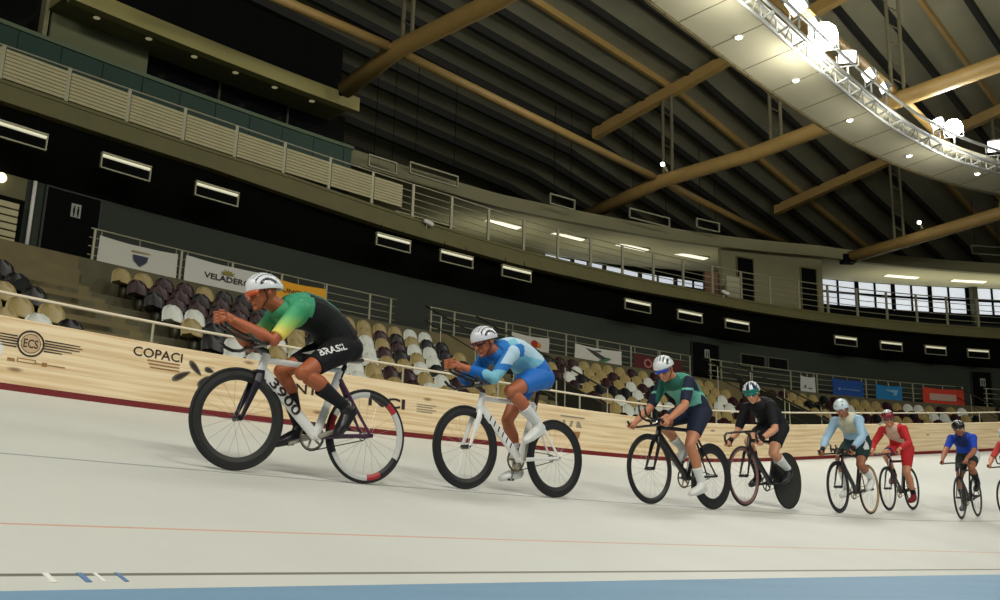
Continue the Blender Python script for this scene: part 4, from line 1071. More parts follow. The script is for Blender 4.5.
def bike(M, label, sp):
    root = thing('track_bicycle', (0, 0, 0), label, 'bicycle'); root.matrix_world = M
    fr = sp['frame']; rr = sp.get('rear', fr)
    RH = Vector((-.41, 0, WR)); FHb = Vector((.59, 0, WR)); BB = Vector((0, 0, .285)); sz = sp.get('saddle', .93)
    SC = Vector((-.15, 0, .765)); HT = Vector((.43, 0, .775)); HB = Vector((.465, 0, .665))
    mb = MB(); aero = sp.get('aero_frame', True); D = .042 if aero else .022; L = .018
    flat(mb, HB-Vector((.0, 0, -.02)), BB, (L, D), (L*1.15, D*.9)); flat(mb, HT-Vector((0, 0, .03)), SC, (L*.8, .022), (L*.8, .018)); flat(mb, SC, BB, (L*.8, D*.7), (L, D*.8))
    flat(mb, HT+Vector((0, 0, .01)), HB-Vector((0, 0, .01)), (.024, .03), (.024, .032)); mb.tube(BB-Vector((0, .035, 0)), BB+Vector((0, .035, 0)), .026, 12)
    mb.build('frame', [fr], root, world=False)
    mb = MB()
    for sg in (-1, 1):
        y = sg*.055
        flat(mb, BB+Vector((-.02, sg*.02, 0)), RH+Vector((0, y, 0)), (.008, .018), (.006, .012)); flat(mb, SC+Vector((0, sg*.012, -.06)), RH+Vector((0, y, 0)), (.007, .016), (.006, .010))
        mb.box(RH+Vector((0, y, 0)), (.022, 0, 0), (0, .004, 0), (0, 0, .014))
    mb.build('rear_triangle', [rr], root, world=False)
    mb = MB(); fk = sp.get('fork', fr)
    for sg in (-1, 1): mb.loft([HB+Vector((.005, sg*.02, -.01)), HB+Vector((.03, sg*.042, -.08)), FHb+Vector((-.005, sg*.05, .01)), FHb+Vector((0, sg*.05, -.015))], [(.008, .026), (.009, .028), (.007, .013), (.005, .008)], 10, lat=(0, 1, 0))
    mb.box(HB+Vector((.01, 0, -.02)), (.03, 0, 0), (0, .03, 0), (0, 0, .025)); mb.build('fork', [fk], root, smooth=False, world=False)
    wheel(root, 'front_wheel', .59, sp['fw']); wheel(root, 'rear_wheel', -.41, sp['rw'])
    # seat post and saddle
    mb = MB(); flat(mb, SC-Vector((0, 0, .05)), Vector((-.19, 0, sz-.05)), (.012, .022), (.012, .018)); mb.build('seat_post', [sp.get('post', M_carbon)], root, world=False)
    mb = MB(); mb.loft([(-.325, 0, sz-.0), (-.30, 0, sz), (-.22, 0, sz-.005), (-.12, 0, sz-.008), (-.055, 0, sz-.016)], [(.03, .01), (.068, .02), (.055, .022), (.024, .018), (.013, .012)], 12, lat=(0, 1, 0)); mb.build('saddle', [M_carbon], root, smooth=True, world=False)
    # stem and bars
    bh = sp.get('barh', .83); st = Vector((.52, 0, bh)); mb = MB(); mb.loft([HT+Vector((0, 0, -.01)), HT+Vector((.0, 0, .03)), st], [.02, .019, .016], 10); mb.build('stem', [M_carbon], root, world=False)
    mb = MB(); bars = []
    if sp.get('bars', 'aero') in ('aero', 'flat'):
        for sg in (-1, 1):
            mb.loft([st, st+Vector((.0, sg*.10, 0)), st+Vector((.01, sg*.19, -.005)), st+Vector((.06, sg*.205, -.01)), st+Vector((.12, sg*.205, .005)), st+Vector((.155, sg*.205, .035))], [(.012, .016), (.012, .016), (.012, .013), .012, .0125, .012], 10)
        mb.build('base_bar', [M_carbon], root, smooth=True, world=False)
        mb = MB(); e = sp.get('ext', (.72, 1.0))
        for sg in (-1, 1) if sp.get('bars') != 'flat' else ():
            mb.loft([st+Vector((-.06, sg*.05, .05)), st+Vector((.05, sg*.05, .045)), st+Vector((.13, sg*.045, .06)), Vector((e[0]-.01, sg*.035, e[1]-.06)), Vector((e[0]+.01, sg*.035, e[1]+.03))], [.011]*5, 8)
            mb.tube(st+Vector((-.02, sg*.05, 0)), st+Vector((-.02, sg*.06, .06)), .014, 8)
        if mb.v: mb.build('extension_bar', [M_carbon], root, smooth=True, world=False)
        for sg in (-1, 1) if sp.get('bars') != 'flat' else ():
            mb = MB(); mb.loft([st+Vector((-.12, sg*.085, .055)), st+Vector((-.06, sg*.085, .055)), st+Vector((.0, sg*.08, .055))], [(.04, .012), (.05, .014), (.035, .012)], 10, lat=(0, 1, 0)); mb.build('arm_pad', [M_carbon], root, smooth=True, world=False)
    else:
        for sg in (-1, 1):
            mb.loft([st, st+Vector((0, sg*.12, .0)), st+Vector((.02, sg*.19, -.005)), st+Vector((.07, sg*.2, -.01)), st+Vector((.12, sg*.2, -.05)), st+Vector((.105, sg*.2, -.11)), st+Vector((.05, sg*.2, -.14)), st+Vector((-.02, sg*.2, -.145))], [.013]*8, 10)
        mb.build('drop_bar', [M_carbon], root, smooth=True, world=False)
    # cranks, chainring, chain
    ang = sp['crank']; d = Vector((math.cos(ang), 0, math.sin(ang)))*.165
    mb = MB(); c = BB+Vector((0, -.045, 0)); mb.torus(c, .088, .010, n=48, k=6, rw=.002)
    for k in range(5): a = 2*PI*k/5; mb.tube(c, c+Vector((.085*math.cos(a), 0, .085*math.sin(a))), .009, 6)
    mb.build('chainring', [sp.get('ring', M_brass)], root, world=False)
    mb = MB(); c2 = RH+Vector((0, -.045, 0)); pts = []
    for k in range(13): a = PI/2-PI*k/12+.0; pts.append(c+Vector((.096*math.cos(a), 0, .096*math.sin(a))))
    for k in range(9): a = -PI/2-PI*k/8; pts.append(c2+Vector((.03*math.cos(a), 0, .03*math.sin(a))))
    mb.loft(pts, [.004]*len(pts), 6, closed=True); mb.build('chain', [M_chain], root, world=False)
    mb = MB(); mb.torus(c2, .027, .004, n=20, k=5, rw=.002); mb.build('sprocket', [M_chain], root, world=False)
    for sg, dd in ((1, d), (-1, -d)):
        a = BB+Vector((0, sg*.06, 0)); b = a+dd+Vector((0, sg*.012, 0)); mb = MB(); mb.loft([a-dd*.08, a, b, b+dd*.06], [(.008, .012), (.009, .018), (.007, .012), (.005, .008)], 8, lat=(0, 1, 0)); mb.build('crank_arm', [sp.get('crankm', M_carbon)], root, world=False)
        mb = MB(); mb.abox(b.x-.035, b.x+.035, min(b.y, b.y+sg*.07), max(b.y, b.y+sg*.07), b.z-.009, b.z+.009); mb.build('pedal', [M_carbon], root, world=False)
    return root

# ------------------------------------------------------------------ riders
def fuse(mb, name, mats, parent, voxel=.01, smooth=4, pick=None):
    me = mb.fixed(mb.mesh(name, mats[:1], None, True)); ob = bpy.data.objects.new('tmp', me); COL.objects.link(ob)
    r = ob.modifiers.new('r', 'REMESH'); r.mode = 'VOXEL'; r.voxel_size = voxel; r.use_smooth_shade = True
    s = ob.modifiers.new('s', 'SMOOTH'); s.iterations = smooth; s.factor = .5
    bpy.context.view_layer.update(); ev = ob.evaluated_get(_dg()); nm = bpy.data.meshes.new_from_object(ev)
    bpy.data.objects.remove(ob); bpy.data.meshes.remove(me)
    nm.name = name; nm.materials.clear()
    for m in mats: nm.materials.append(m)
    n = len(nm.polygons); nm.polygons.foreach_set('use_smooth', [True]*n)
    if pick:
        cs = np.zeros(n*3, 'f'); nm.polygons.foreach_get('center', cs); cs = cs.reshape(-1, 3)
        nm.polygons.foreach_set('material_index', [pick(*c) for c in cs.tolist()])
    o = bpy.data.objects.new(name, nm); COL.objects.link(o); o.parent = parent
    return o
def ik(A, B, l1, l2, pole):
    A = Vector(A); B = Vector(B); d = B-A; L = min(d.length, (l1+l2)*.995); u = d.normalized()
    a = (l1*l1-l2*l2+L*L)/(2*L); h = math.sqrt(max(1e-6, l1*l1-a*a)); p = Vector(pole)-u*u.dot(Vector(pole)); p.normalize()
    return A+u*a+p*h
def rider(M, label, sp):
    root = thing('person', (0, 0, 0), label, 'person'); root.matrix_world = M
    V = Vector; vx = sp.get('voxel', .009)
    H = V(sp['hip']); Sh = V(sp['sh']); Hd = V(sp['head']); f = V(sp.get('face', (.93, .05, -.3))).normalized()
    side = V((0, 1, 0)); side = (side-f*f.dot(side)).normalized(); u = f.cross(side)
    hands = sp['hands']   # left then right: (grip point, bar axis)
    # spine
    dS = (Sh-H); up = V((-dS.z, 0, dS.x)).normalized(); bul = sp.get('bulge', .06)
    def spn(t): return H+dS*t+up*(bul*4*t*(1-t))
    secs = [(-.14, .07, .06), (-.06, .135, .105), (.06, .165, .125), (.22, .155, .118), (.4, .142, .112), (.58, .148, .118), (.74, .162, .12), (.88, .16, .105), (1.0, .105, .075)]
    def torso(mb, g=0., a=-.2, b=1.05):
        ss = [q for q in secs if a <= q[0] <= b]
        mb.loft([spn(q[0]) for q in ss], [(q[1]+g, q[2]+g) for q in ss], 20, lat=(0, 1, 0))
    nb = spn(1.0)+V((.0, 0, .0)); chin = Hd-u*.06-f*.035
    joints = []
    for k, sg in enumerate((1, -1)):
        sj = spn(.93)+V((.01, sg*.165, -.02)); G, ax = V(hands[k][0]), V(hands[k][1]).normalized()
        pole = V(sp.get('elbow_pole', (0.1, sg*.45, -1))); pole.y = sg*abs(pole.y)
        back = V(sp.get('wrist_back', (-1, 0, -.15))).normalized(); wr = G+back*.085
        el = ik(sj, wr, .295, sp.get('fore', .27), pole)
        hj = H+V((0, sg*.085, -.01))
        ped = V((0, sg*.115, .285))+V((math.cos(sp['crank']), 0, math.sin(sp['crank'])))*(.165*sg)
        ph = math.radians(sp['foot'][k]); ff = V((math.cos(ph), 0, -math.sin(ph))); fu = V((math.sin(ph), 0, math.cos(ph)))
        ank = ped-ff*.125+fu*.095; kn = ik(hj, ank, .43, .40, (1, sg*.06, .25))
        joints.append(dict(sj=sj, G=G, ax=ax, wr=wr, el=el, hj=hj, ped=ped, ff=ff, fu=fu, ank=ank, kn=kn, sg=sg))
    def arm(mb, j, g=0., upto=2.0):
        sj, el, wr = j['sj'], j['el'], j['wr']
        mb.ball(sj, .062+g, n=14)
        pts = [sj, sj.lerp(el, .35), sj.lerp(el, .75), el, el.lerp(wr, .28), el.lerp(wr, .7), wr]; rr = [.056, .050, .043, .041, .044, .034, .026]
        par = [0, .35, .75, 1, 1.28, 1.7, 2.0]
        P = []; R = []
        for p, r, q in zip(pts, rr, par):
            if q <= upto+1e-6: P.append(p); R.append(r+g)
        if upto < 2.0 and upto not in par:
            q = upto; p = sj.lerp(el, q) if q <= 1 else el.lerp(wr, q-1); P.append(p); R.append(float(np.interp(q, par, rr))+g)
        mb.loft(P, R, 14)
        if upto > 1: mb.ball(el, .040+g, n=12)
    def leg(mb, j, g=0., upto=2.0):
        hj, kn, ank = j['hj'], j['kn'], j['ank']; a = (kn-hj).normalized(); c = (ank-kn).normalized(); bk = -(j['ff'])
        par = [0, .15, .45, .8, 1.0, 1.12, 1.35, 1.7, 2.0]; rr = [.092, .094, .082, .062, .055, .052, .057, .042, .033]
        calf = (V((-c.z, 0, c.x))); calf = calf if calf.x < 0 else -calf
        pts = [hj, hj.lerp(kn, .15), hj.lerp(kn, .45)+V((0, 0, .008)), hj.lerp(kn, .8), kn, kn.lerp(ank, .12), kn.lerp(ank, .35)+calf*.014, kn.lerp(ank, .7)+calf*.006, ank]
        P = []; R = []
        for p, r, q in zip(pts, rr, par):
            if q <= upto+1e-6: P.append(p); R.append(r+g)
        if upto < 2 and upto not in par:
            q = upto; p = hj.lerp(kn, q) if q <= 1 else kn.lerp(ank, q-1); P.append(p); R.append(float(np.interp(q, par, rr))+g)
        mb.loft(P, R, 16)
        if upto > 1: mb.ball(kn+a*.006, .052+g, n=12)
    def hand(mb, j):
        G, ax, wr = j['G'], j['ax'], j['wr']; p = (G-wr); p = (p-ax*ax.dot(p)).normalized(); q = ax.cross(p)*j['sg']
        mb.loft([wr, wr.lerp(G, .35)-q*.004, G-p*.012-q*.018], [(.024, .018), (.034, .018), (.038, .017)], 12, lat=ax)
        for i, (ln, o) in enumerate(((3.9, -1.5), (4.3, -.5), (4.1, .5), (3.4, 1.5))):
            pts = []
            for s_ in range(5):
                th = -1.5+ln*s_/4; pts.append(G+ax*(o*.0215)+(p*math.cos(th)+q*math.sin(th))*.024)
            mb.loft([G-p*.015-q*.018+ax*(o*.018)]+pts, [.009, .0088, .0086, .0083, .008, .007], 8)
        # thumb leaves the side of the palm near its base and closes on the bar
        mb.loft([wr.lerp(G, .25)-ax*.022*1, G-p*.03-ax*.036+q*.008, G-p*.012-ax*.03+q*.026, G+p*.008-ax*.02+q*.03], [.013, .0115, .010, .008], 8)
    def foot(mb, j, g=0.):
        ank, ped, ff, fu = j['ank'], j['ped'], j['ff'], j['fu']; heel = ped-ff*.16+fu*.035
        mb.loft([heel-ff*.01, heel+ff*.03+fu*.006, ped-ff*.06+fu*.038, ped+ff*.01+fu*.03, ped+ff*.065+fu*.022, ped+ff*.09+fu*.02], [(.022+g, .026+g), (.032+g, .036+g), (.036+g, .034+g), (.044+g, .026+g), (.034+g, .02+g), (.014+g, .012+g)], 14, lat=(0, 1, 0))
        mb.loft([ank, ank.lerp(heel+ff*.06, .6), heel+ff*.06], [.034+g, .038+g, .034+g], 12)
    # ---- body, one continuous skin
    mb = MB(); torso(mb)
    mb.loft([spn(.95), nb.lerp(chin, .4)+V((0, 0, .01)), chin, Hd-u*.02], [(.075, .065), (.056, .058), (.054, .058), (.05, .055)], 14, lat=(0, 1, 0))
    Rm = Matrix((f, side, u)).transposed()
    mb.ball(Hd+u*.012-f*.012, .098, .076, .098, n=20, R=Rm)                  # skull
    mb.loft([Hd-u*.035+f*.01, Hd-u*.07+f*.045, Hd-u*.105+f*.062], [(.062, .055), (.05, .045), (.026, .022)], 14, lat=side)   # jaw
    mb.loft([Hd-u*.015+f*.07, Hd-u*.05+f*.065, Hd-u*.085+f*.06], [(.052, .026), (.042, .028), (.028, .024)], 14, lat=side)   # face plane
    mb.loft([Hd+u*.015+f*.088, Hd-u*.012+f*.104, Hd-u*.032+f*.116, Hd-u*.042+f*.100], [.009, .012, .015, .010], 10)      # nose
    mb.loft([Hd-u*.066+f*.086-side*.02, Hd-u*.066+f*.096, Hd-u*.066+f*.086+side*.02], [.006, .0085, .006], 8)       # lips
    mb.ball(Hd-u*.098+f*.082, .016, n=10)                                      # chin
    mb.loft([Hd+u*.03+f*.078-side*.045, Hd+u*.036+f*.092, Hd+u*.03+f*.078+side*.045], [.009, .012, .009], 8)         # brow
    for sg in (1, -1): mb.ball(Hd-u*.012-f*.005+side*sg*.078, .016, .009, .026, n=10, R=Rm)
    for j in joints: arm(mb, j); hand(mb, j); leg(mb, j); foot(mb, j)
    bd = fuse(mb, 'body', [sp['skin']], root, sp.get('bvoxel', .0075), 2)
    for sg in (1, -1):
        mb = MB(); p = Hd+u*.005+f*.084+side*sg*.031; mb.ball(p, .0125, n=10); mb.ball(p+f*.008, .0065, n=8, mi=1); mb.build('eye', [mat('eye_white', (225, 222, 215), .3), mat('iris', (40, 28, 20), .3)], root, smooth=True, world=False)
    # ---- clothes
    jm = sp['jersey']; mb = MB(); torso(mb, .012, -.02, 1.0); sl = sp.get('sleeve', .8)
    for j in joints: arm(mb, j, .010, sl)
    mb.loft([spn(.82), spn(.94), nb+V((0, 0, .0)), nb.lerp(chin, .2)+V((0, 0, .004)), nb.lerp(chin, .38)+V((0, 0, .008))], [(.165, .118), (.15, .108), (.115, .095), (.086, .082), (.07, .070)], 16, lat=(0, 1, 0))
    fuse(mb, 'jersey', jm, root, vx, 4, sp.get('jpick'))
    mb = MB(); torso(mb, .013, -.2, .24)
    for j in joints: leg(mb, j, .011, sp.get('short', .72)); mb.ball(j['hj']+V((-.03, 0, -.01)), .098, n=14)
    so = fuse(mb, 'shorts', sp['shorts'], root, vx, 4, sp.get('spick'))
    for j, sk, shm in zip(joints, sp['sock'], sp['shoe']):
        if sk is not None:
            mb = MB(); kn, ank = j['kn'], j['ank']; s0 = sp.get('sockh', .55)
            mb.loft([kn.lerp(ank, s0), kn.lerp(ank, .8), ank], [float(np.interp(s0, [.35, .7, 1], [.057, .042, .033]))+.008, .045, .042], 14); foot(mb, j, .002)
            fuse(mb, 'sock', [sk], root, .008, 3)
        mb = MB(); foot(mb, j, .009); b = j['ped']-j['ff']*.04; mb.loft([b-j['ff']*.1+j['fu']*.004, b+j['ff']*.04+j['fu']*.0, b+j['ff']*.12+j['fu']*.004], [(.036, .012), (.046, .012), (.03, .01)], 12, lat=(0, 1, 0))
        fuse(mb, 'shoe', [shm], root, .007, 3)
        if sp.get('glove') is not None:
            mb = MB(); G, ax, wr = j['G'], j['ax'], j['wr']; mb.loft([j['el'].lerp(wr, .93), wr, wr.lerp(G, .6)], [.033, .031, .040], 12); mb.build('glove', [sp['glove']], root, smooth=True, world=False)
    # ---- helmet: shell with sunk vents between ribs
    hs = sp['helmet']; mb = MB(); nu, nv = 84, 30; vs = []; ids = {}
    hc = Hd+u*.028-f*.016; kind = hs.get('kind', 'vent')
    def hp(i, k, off):
        ph = 2*PI*i/nu; th = (PI*.545)*k/nv   # from the crown down
        fx = math.sin(th)*math.cos(ph); fy = math.sin(th)*math.sin(ph); fz = math.cos(th)
        Lf = .122 if fx > 0 else .152
        return hc+f*(fx*(Lf-off))+side*(fy*(.098-off))+u*(fz*(.108-off)+(-.02*max(0, -fx)+.012*max(0, fx)*math.sin(th)))
    def vent(i, k):
        if kind == 'smooth' : 
            return (k in (10, 11, 12, 13) and i % 21 in (6, 7, 8)) or (k in (19, 20, 21) and i % 14 in (4, 5, 6))
        ph = 2*PI*(i+.5)/nu; th = (PI*.545)*(k+.5)/nv; y = math.sin(th)*math.sin(ph); x = math.sin(th)*math.cos(ph)
        yy = y*(1+.12*x)+1; band = int(math.floor(yy/.333)); fr_ = yy/.333-band
        if k >= nv-5: return False
        if kind == 'long': b2 = (y*(1+.1*x)+1)/.25; return .32 < b2-math.floor(b2) < .72 and -.86 < x < .74
        return .3 < fr_ < .74 and (-.80 < x < -.08 or .06 < x < .72)
    for i in range(nu):
        for k in range(nv):
            vt = vent(i, k); off = .014 if vt else 0.
            a, b, c, d = hp(i, k, off), hp(i+1, k, off), hp(i+1, k+1, off), hp(i, k+1, off)
            mi = 1 if vt else (hs['pick'](i, k) if hs.get('pick') else 0)
            if k == 0: mb.add([a, c, d], [(0, 2, 1)], mi)
            else: mb.add([a, b, c, d], [(0, 3, 2, 1)], mi)
    me_m = [hs['shell'], M_carbon]+hs.get('more', [])
    me = mb.mesh('helmet', me_m, None, False); bm = bmesh.new(); bm.from_mesh(me); bmesh.ops.remove_doubles(bm, verts=bm.verts, dist=.0004)
    bm.to_mesh(me); bm.free(); o = bpy.data.objects.new('helmet', me); COL.objects.link(o); o.parent = root
    sm = o.modifiers.new('thickness', 'SOLIDIFY'); sm.thickness = .012; sm.offset = -1
    mb = MB()
    for sg in (1, -1): mb.loft([Hd+side*sg*.083+f*.035+u*.02, Hd+side*sg*.075+f*.02-u*.05, Hd+side*sg*.02+f*.045-u*.108], [.004]*3, 5)
    mb.build('helmet_strap', [M_carbon], root, world=False)
    if sp.get('visor'):
        vm = sp['visor']; mb = MB(); vs = []; fs = []; n = 15; hh = sp.get('visor_h', .04)
        for i in range(n):
            a = -1.15+2.3*i/(n-1)
            for (dz, o_) in ((.018, 0), (.0, .004), (-hh+.018, -.002)):
                vs.append(Hd+f*(.05+(.062+o_)*math.cos(a))+side*((.082+o_)*math.sin(a))+u*(dz*(1-.25*abs(math.sin(a)))+.006))
        N1 = len(vs); c0 = Hd; vs += [v-(v-c0).normalized()*.004 for v in vs]
        for i in range(n-1):
            for k in range(2): a = i*3+k; fs.append((a, a+1, a+4, a+3)); fs.append((N1+a, N1+a+3, N1+a+4, N1+a+1))
            a = i*3; fs.append((a, a+3, N1+a+3, N1+a)); a = i*3+2; fs.append((a, N1+a, N1+a+3, a+3))
        mb.add(vs, fs); mb.build('sunglasses', [vm], root, smooth=True, world=False)
    # decals on the shorts
    for (s, c, dx, w, h, m) in sp.get('print', []):
        bpy.context.view_layer.update(); me = so.data
        bvh = BVHTree.FromPolygons([v.co.copy() for v in me.vertices], [tuple(p.vertices) for p in me.polygons])
        vs, fs = text_polys(s, 1, .025); a, b, cc, d = text_size(vs); dx = V(dx).normalized(); n_ = V(sp.get('pnorm', (0, 1, .0))); uu = n_.cross(dx).normalized()
        out = []; ok = True
        for x, y, _ in vs:
            p = V(c)+dx*((x-(a+b)/2)/(b-a)*w)+uu*((y-(cc+d)/2)/(d-cc)*h)+n_*.4
            hit = bvh.ray_cast(p, -n_)
            out.append(hit[0]+n_*.003 if hit[0] is not None else p-n_*.33)
        mb = MB(); mb.add(out, fs); mb.build('printed_word', [m], so, world=False)
    return root

def place(s, r, lean=0., yaw=0., sc=1.):
    """bicycle frame on the boards: rider heads toward lower s"""
    # wheel contacts
    a = trk(s-.5, r); b = trk(s+.5, r); x = (a-b).normalized(); c = (a+b)/2
    if yaw: x = Matrix.Rotation(yaw, 3, 'Z') @ x
    def ground_at(p):
        j = int(np.argmin((TX-p.x)**2+(TY-p.y)**2)); n = (p.x-TX[j])*-math.sin(THD[j])+(p.y-TY[j])*math.cos(THD[j]); return Vector((p.x, p.y, n*math.tan(BANK[j])+.003))
    a = ground_at(c+x*.5*sc); b = ground_at(c-x*.5*sc); x = (a-b).normalized()
    up = Vector((0, 0, 1)); y = up.cross(x).normalized(); up = x.cross(y).normalized()
    up = (up+y*lean).normalized(); y = up.cross(x).normalized()
    o = (a+b)/2-x*.09*sc+Vector((0, 0, .001)); 
    return Matrix(((x.x*sc, y.x*sc, up.x*sc, o.x), (x.y*sc, y.y*sc, up.y*sc, o.y), (x.z*sc, y.z*sc, up.z*sc, o.z), (0, 0, 0, 1)))

def skin(n, c): return mat('skin_'+n, c, .5, noise=.05, nscale=9)
def cloth(n, c): return mat('cloth_'+n, c, .75, spec=.3)
SK1 = skin('warm_brown', (166, 90, 54)); SK2 = skin('tan', (170, 98, 62)); SK3 = skin('tan_light', (186, 124, 90)); SK4 = skin('light', (196, 140, 108)); SK5 = skin('brown', (150, 92, 62))
white_sock = cloth('white_sock', (214, 216, 214)); black_sock = cloth('black_sock', (20, 20, 26)); M_wshoe = mat('white_shoe', (214, 216, 212), .4); M_bshoe = mat('black_shoe', (20, 20, 24), .4)
M_rim = mat('black_rim', (28, 28, 28), .45); M_hw = mat('helmet_white', (222, 226, 228), .3, coat=.3)
AERO = lambda x, z: [((x, .037, z), (.15, 0, 1)), ((x, -.037, z), (.15, 0, 1))]
BASE = lambda x, z, y=.205: [((x, y, z), (0, -.95, .1)), ((x, -y, z), (0, .95, .1))]
HORN = lambda x, z, y=.205: [((x, y, z), (1, 0, .15)), ((x, -y, z), (1, 0, .15))]

def peloton():
    black = lambda: dict(rim=M_rim, depth=.07)
    # ---- 1 leading rider
    cr1 = math.radians(158)
    M = place(3.975, 2.67, yaw=math.radians(-6), sc=1.02)
    purple = mat('purple_paint', (66, 30, 62), .35, coat=.3)
    rimw = mat('rim_white', (200, 200, 196), .4); rimr = mat('rim_red', (170, 40, 44), .4)
    def seg(a, k):
        a = a % 120
        return 2 if a < 20 else (1 if a < 88 else 0)
    b = bike(M, 'white and purple track bicycle numbered 3900, ridden by the leading rider', dict(frame=M_whitep, rear=purple, fork=mat('dark_violet_carbon', (26, 22, 34), .35), fw=dict(rim=mat('grey_black_rim', (34, 34, 32), .5), depth=.062, spokes=18), rw=dict(rim=M_rim, depth=.04, seg=(seg, [rimw, rimr]), spokes=20), crank=cr1, saddle=.86, barh=.82, ext=(.775, .985), ring=M_alloy, post=M_carbon, crankm=M_alloy))
    # lettering on the down tube, reading downwards toward the bottom bracket
    a = Vector((.465, 0, .685)); bb = Vector((0, 0, .285)); d = (bb-a).normalized()
    deco_text(b, '3900', a.lerp(bb, .42)+Vector((0, .0205, 0)), d, .30, .07, M_ink, 'frame_number')
    j1 = mat_grad('green_yellow_jersey', 'Z', [(.90, (232, 214, 96)), (.97, (150, 196, 96)), (1.04, (60, 160, 104)), (1.16, (42, 140, 100)), (1.3, (40, 130, 96))])
    jb = cloth('black_jersey', (16, 22, 20))
    def jp1(x, y, z):
        if abs(y) > .145 and x > .2: return 0
        if x > .36: return 0
        if x > .22 and z > 1.0: return 0
        if z > 1.10+.16*x and x > -.04 and abs(y) < .12: return 2
        return 1
    rider(M, 'leading cyclist in green and black jersey, white vented helmet, forearms on aero bars', dict(hip=(-.13, 0, .935), sh=(.345, 0, 1.10), head=(.515, 0, 1.195), face=(.92, .1, -.36), bulge=.105, fore=.285, hands=AERO(.79, .975), elbow_pole=(.1, .22, -1), crank=cr1, foot=(58, 20), skin=SK1, jersey=[j1, jb, mat('dark_green_panel', (24, 96, 72), .7)], jpick=jp1, sleeve=.86, shorts=[cloth('black_shorts', (14, 14, 18))], short=.74, sock=(black_sock, black_sock), sockh=.42, shoe=(M_bshoe, M_bshoe), helmet=dict(kind='long', shell=M_hw), visor=mat('orange_visor', (200, 90, 50), .15), voxel=.0075, bvoxel=.0052,
          print=[('BRASIL', (.035, .1, .865), (-.93, 0, .36), .21, .048, cloth('white_print', (225, 225, 225)))]))
    # ---- 2
    M = place(6.15, 2.69, yaw=math.radians(-6), sc=1.02); cr2 = math.radians(98)
    b = bike(M, 'white track bicycle with deep black wheels, ridden by the second rider in blue', dict(frame=M_whitep, rear=M_whitep, fork=M_whitep, fw=dict(rim=M_rim, depth=.06), rw=dict(rim=M_rim, depth=.065), crank=cr2, saddle=.93, barh=.84, ext=(.775, .985), ring=M_brass, post=mat('dark_red_post', (70, 24, 28), .4), crankm=M_alloy))
    a = Vector((.465, 0, .685)); d = (bb-a).normalized(); n_ = Vector((-d.z, 0, d.x))
    for k in range(6):
        mb = MB(); c = a.lerp(bb, .22+.10*k)+Vector((0, .0205, 0)); mb.add([c-n_*.022-d*.004, c-n_*.022+d*.010, c+n_*.022+d*.024, c+n_*.022+d*.012], [(0, 1, 2, 3)]); mb.build('frame_slash', [M_ink], b, world=False)
    blue = cloth('royal_blue', (18, 96, 176)); lb = cloth('pale_blue_white', (176, 206, 222)); mb_ = cloth('mid_blue', (40, 116, 190)); aq = cloth('aqua', (120, 184, 206))
    def jp2(x, y, z):
        if abs(y) > .155 and x > .14: return 3 if z < .96 else (1 if (abs(y) > .19 and z > 1.02) else 2)
        if x > .36: return 0
        if x > .28: return 2
        if z > 1.13+.1*x and x < .2: return 1
        if abs(y) > .10 and z > 1.08: return 3
        if x < -.1: return 0
        return 1 if z > 1.10 else 3
    rider(M, 'second cyclist in royal and pale blue kit, white striped helmet, hands clasped forward', dict(hip=(-.14, 0, 1.01), sh=(.31, 0, 1.13), head=(.455, 0, 1.215), face=(.86, .2, -.42), bulge=.10, fore=.285, hands=AERO(.79, .98), elbow_pole=(.1, .25, -1), crank=cr2, foot=(30, 12), skin=SK2, jersey=[blue, lb, mb_, aq], jpick=jp2, sleeve=1.75, shorts=[mat('bright_blue_shorts', (16, 104, 190), .6)], short=.66, sock=(white_sock, white_sock), sockh=.5, shoe=(M_wshoe, M_wshoe), helmet=dict(kind='long', shell=mat('helmet_silver_white', (214, 216, 222), .3, coat=.3)), visor=mat('dark_red_visor', (80, 30, 28), .15), voxel=.0078, bvoxel=.0055))
    # ---- 3
    M = place(8.62, 2.60, yaw=math.radians(-4), sc=1.03); cr3 = math.radians(-82)
    bike(M, 'black track bicycle with deep rear wheel, ridden by the third rider in teal', dict(frame=M_carbon, fw=dict(rim=M_rim, depth=.035), rw=dict(rim=M_rim, depth=.085), crank=cr3, saddle=.95, barh=.755, ext=(.70, .90), ring=M_brass))
    teal = cloth('teal', (62, 138, 118)); navy = cloth('navy', (24, 34, 56)); dteal = cloth('dark_teal', (40, 100, 84)); pt = cloth('pale_teal', (108, 178, 160))
    def jp3(x, y, z):
        if abs(y) > .155: return 1 if not (1.115 < z < 1.135) else 3
        if x > .22: return 2
        return 0 if z > 1.14 else 3
    rider(M, 'third cyclist in teal jersey with navy sleeves, white helmet, blue glasses, looking down', dict(hip=(-.13, 0, .97), sh=(.21, 0, 1.23), head=(.365, 0, 1.335), face=(.8, .3, -.5), bulge=.06, hands=HORN(.62, .75), wrist_back=(-.8, 0, .55), elbow_pole=(-.2, .5, -1), crank=cr3, foot=(14, 35), skin=SK3, jersey=[teal, navy, dteal, pt], jpick=jp3, sleeve=.85, shorts=[navy], short=.7, sock=(white_sock, white_sock), sockh=.6, shoe=(M_wshoe, M_wshoe), helmet=dict(shell=M_hw), visor=mat('blue_visor', (40, 70, 170), .15)))
    # ---- 4
    M = place(10.9, 2.93, sc=1.04); cr4 = math.radians(170)
    bike(M, 'black track bicycle with solid disc rear wheel, ridden by the fourth rider', dict(frame=M_carbon, fw=dict(rim=mat('pinkish_rim', (120, 84, 80), .45), depth=.03), rw=dict(rim=mat('dark_disc', (40, 40, 34), .45), disc=True), crank=cr4, saddle=.93, barh=.835, bars='drop', ring=M_carbon))
    def hp4(i, k): return 3 if k >= 24 and (i < 16 or i > 68) else (2 if (i//6) % 3 == 1 and k < 24 else 0)
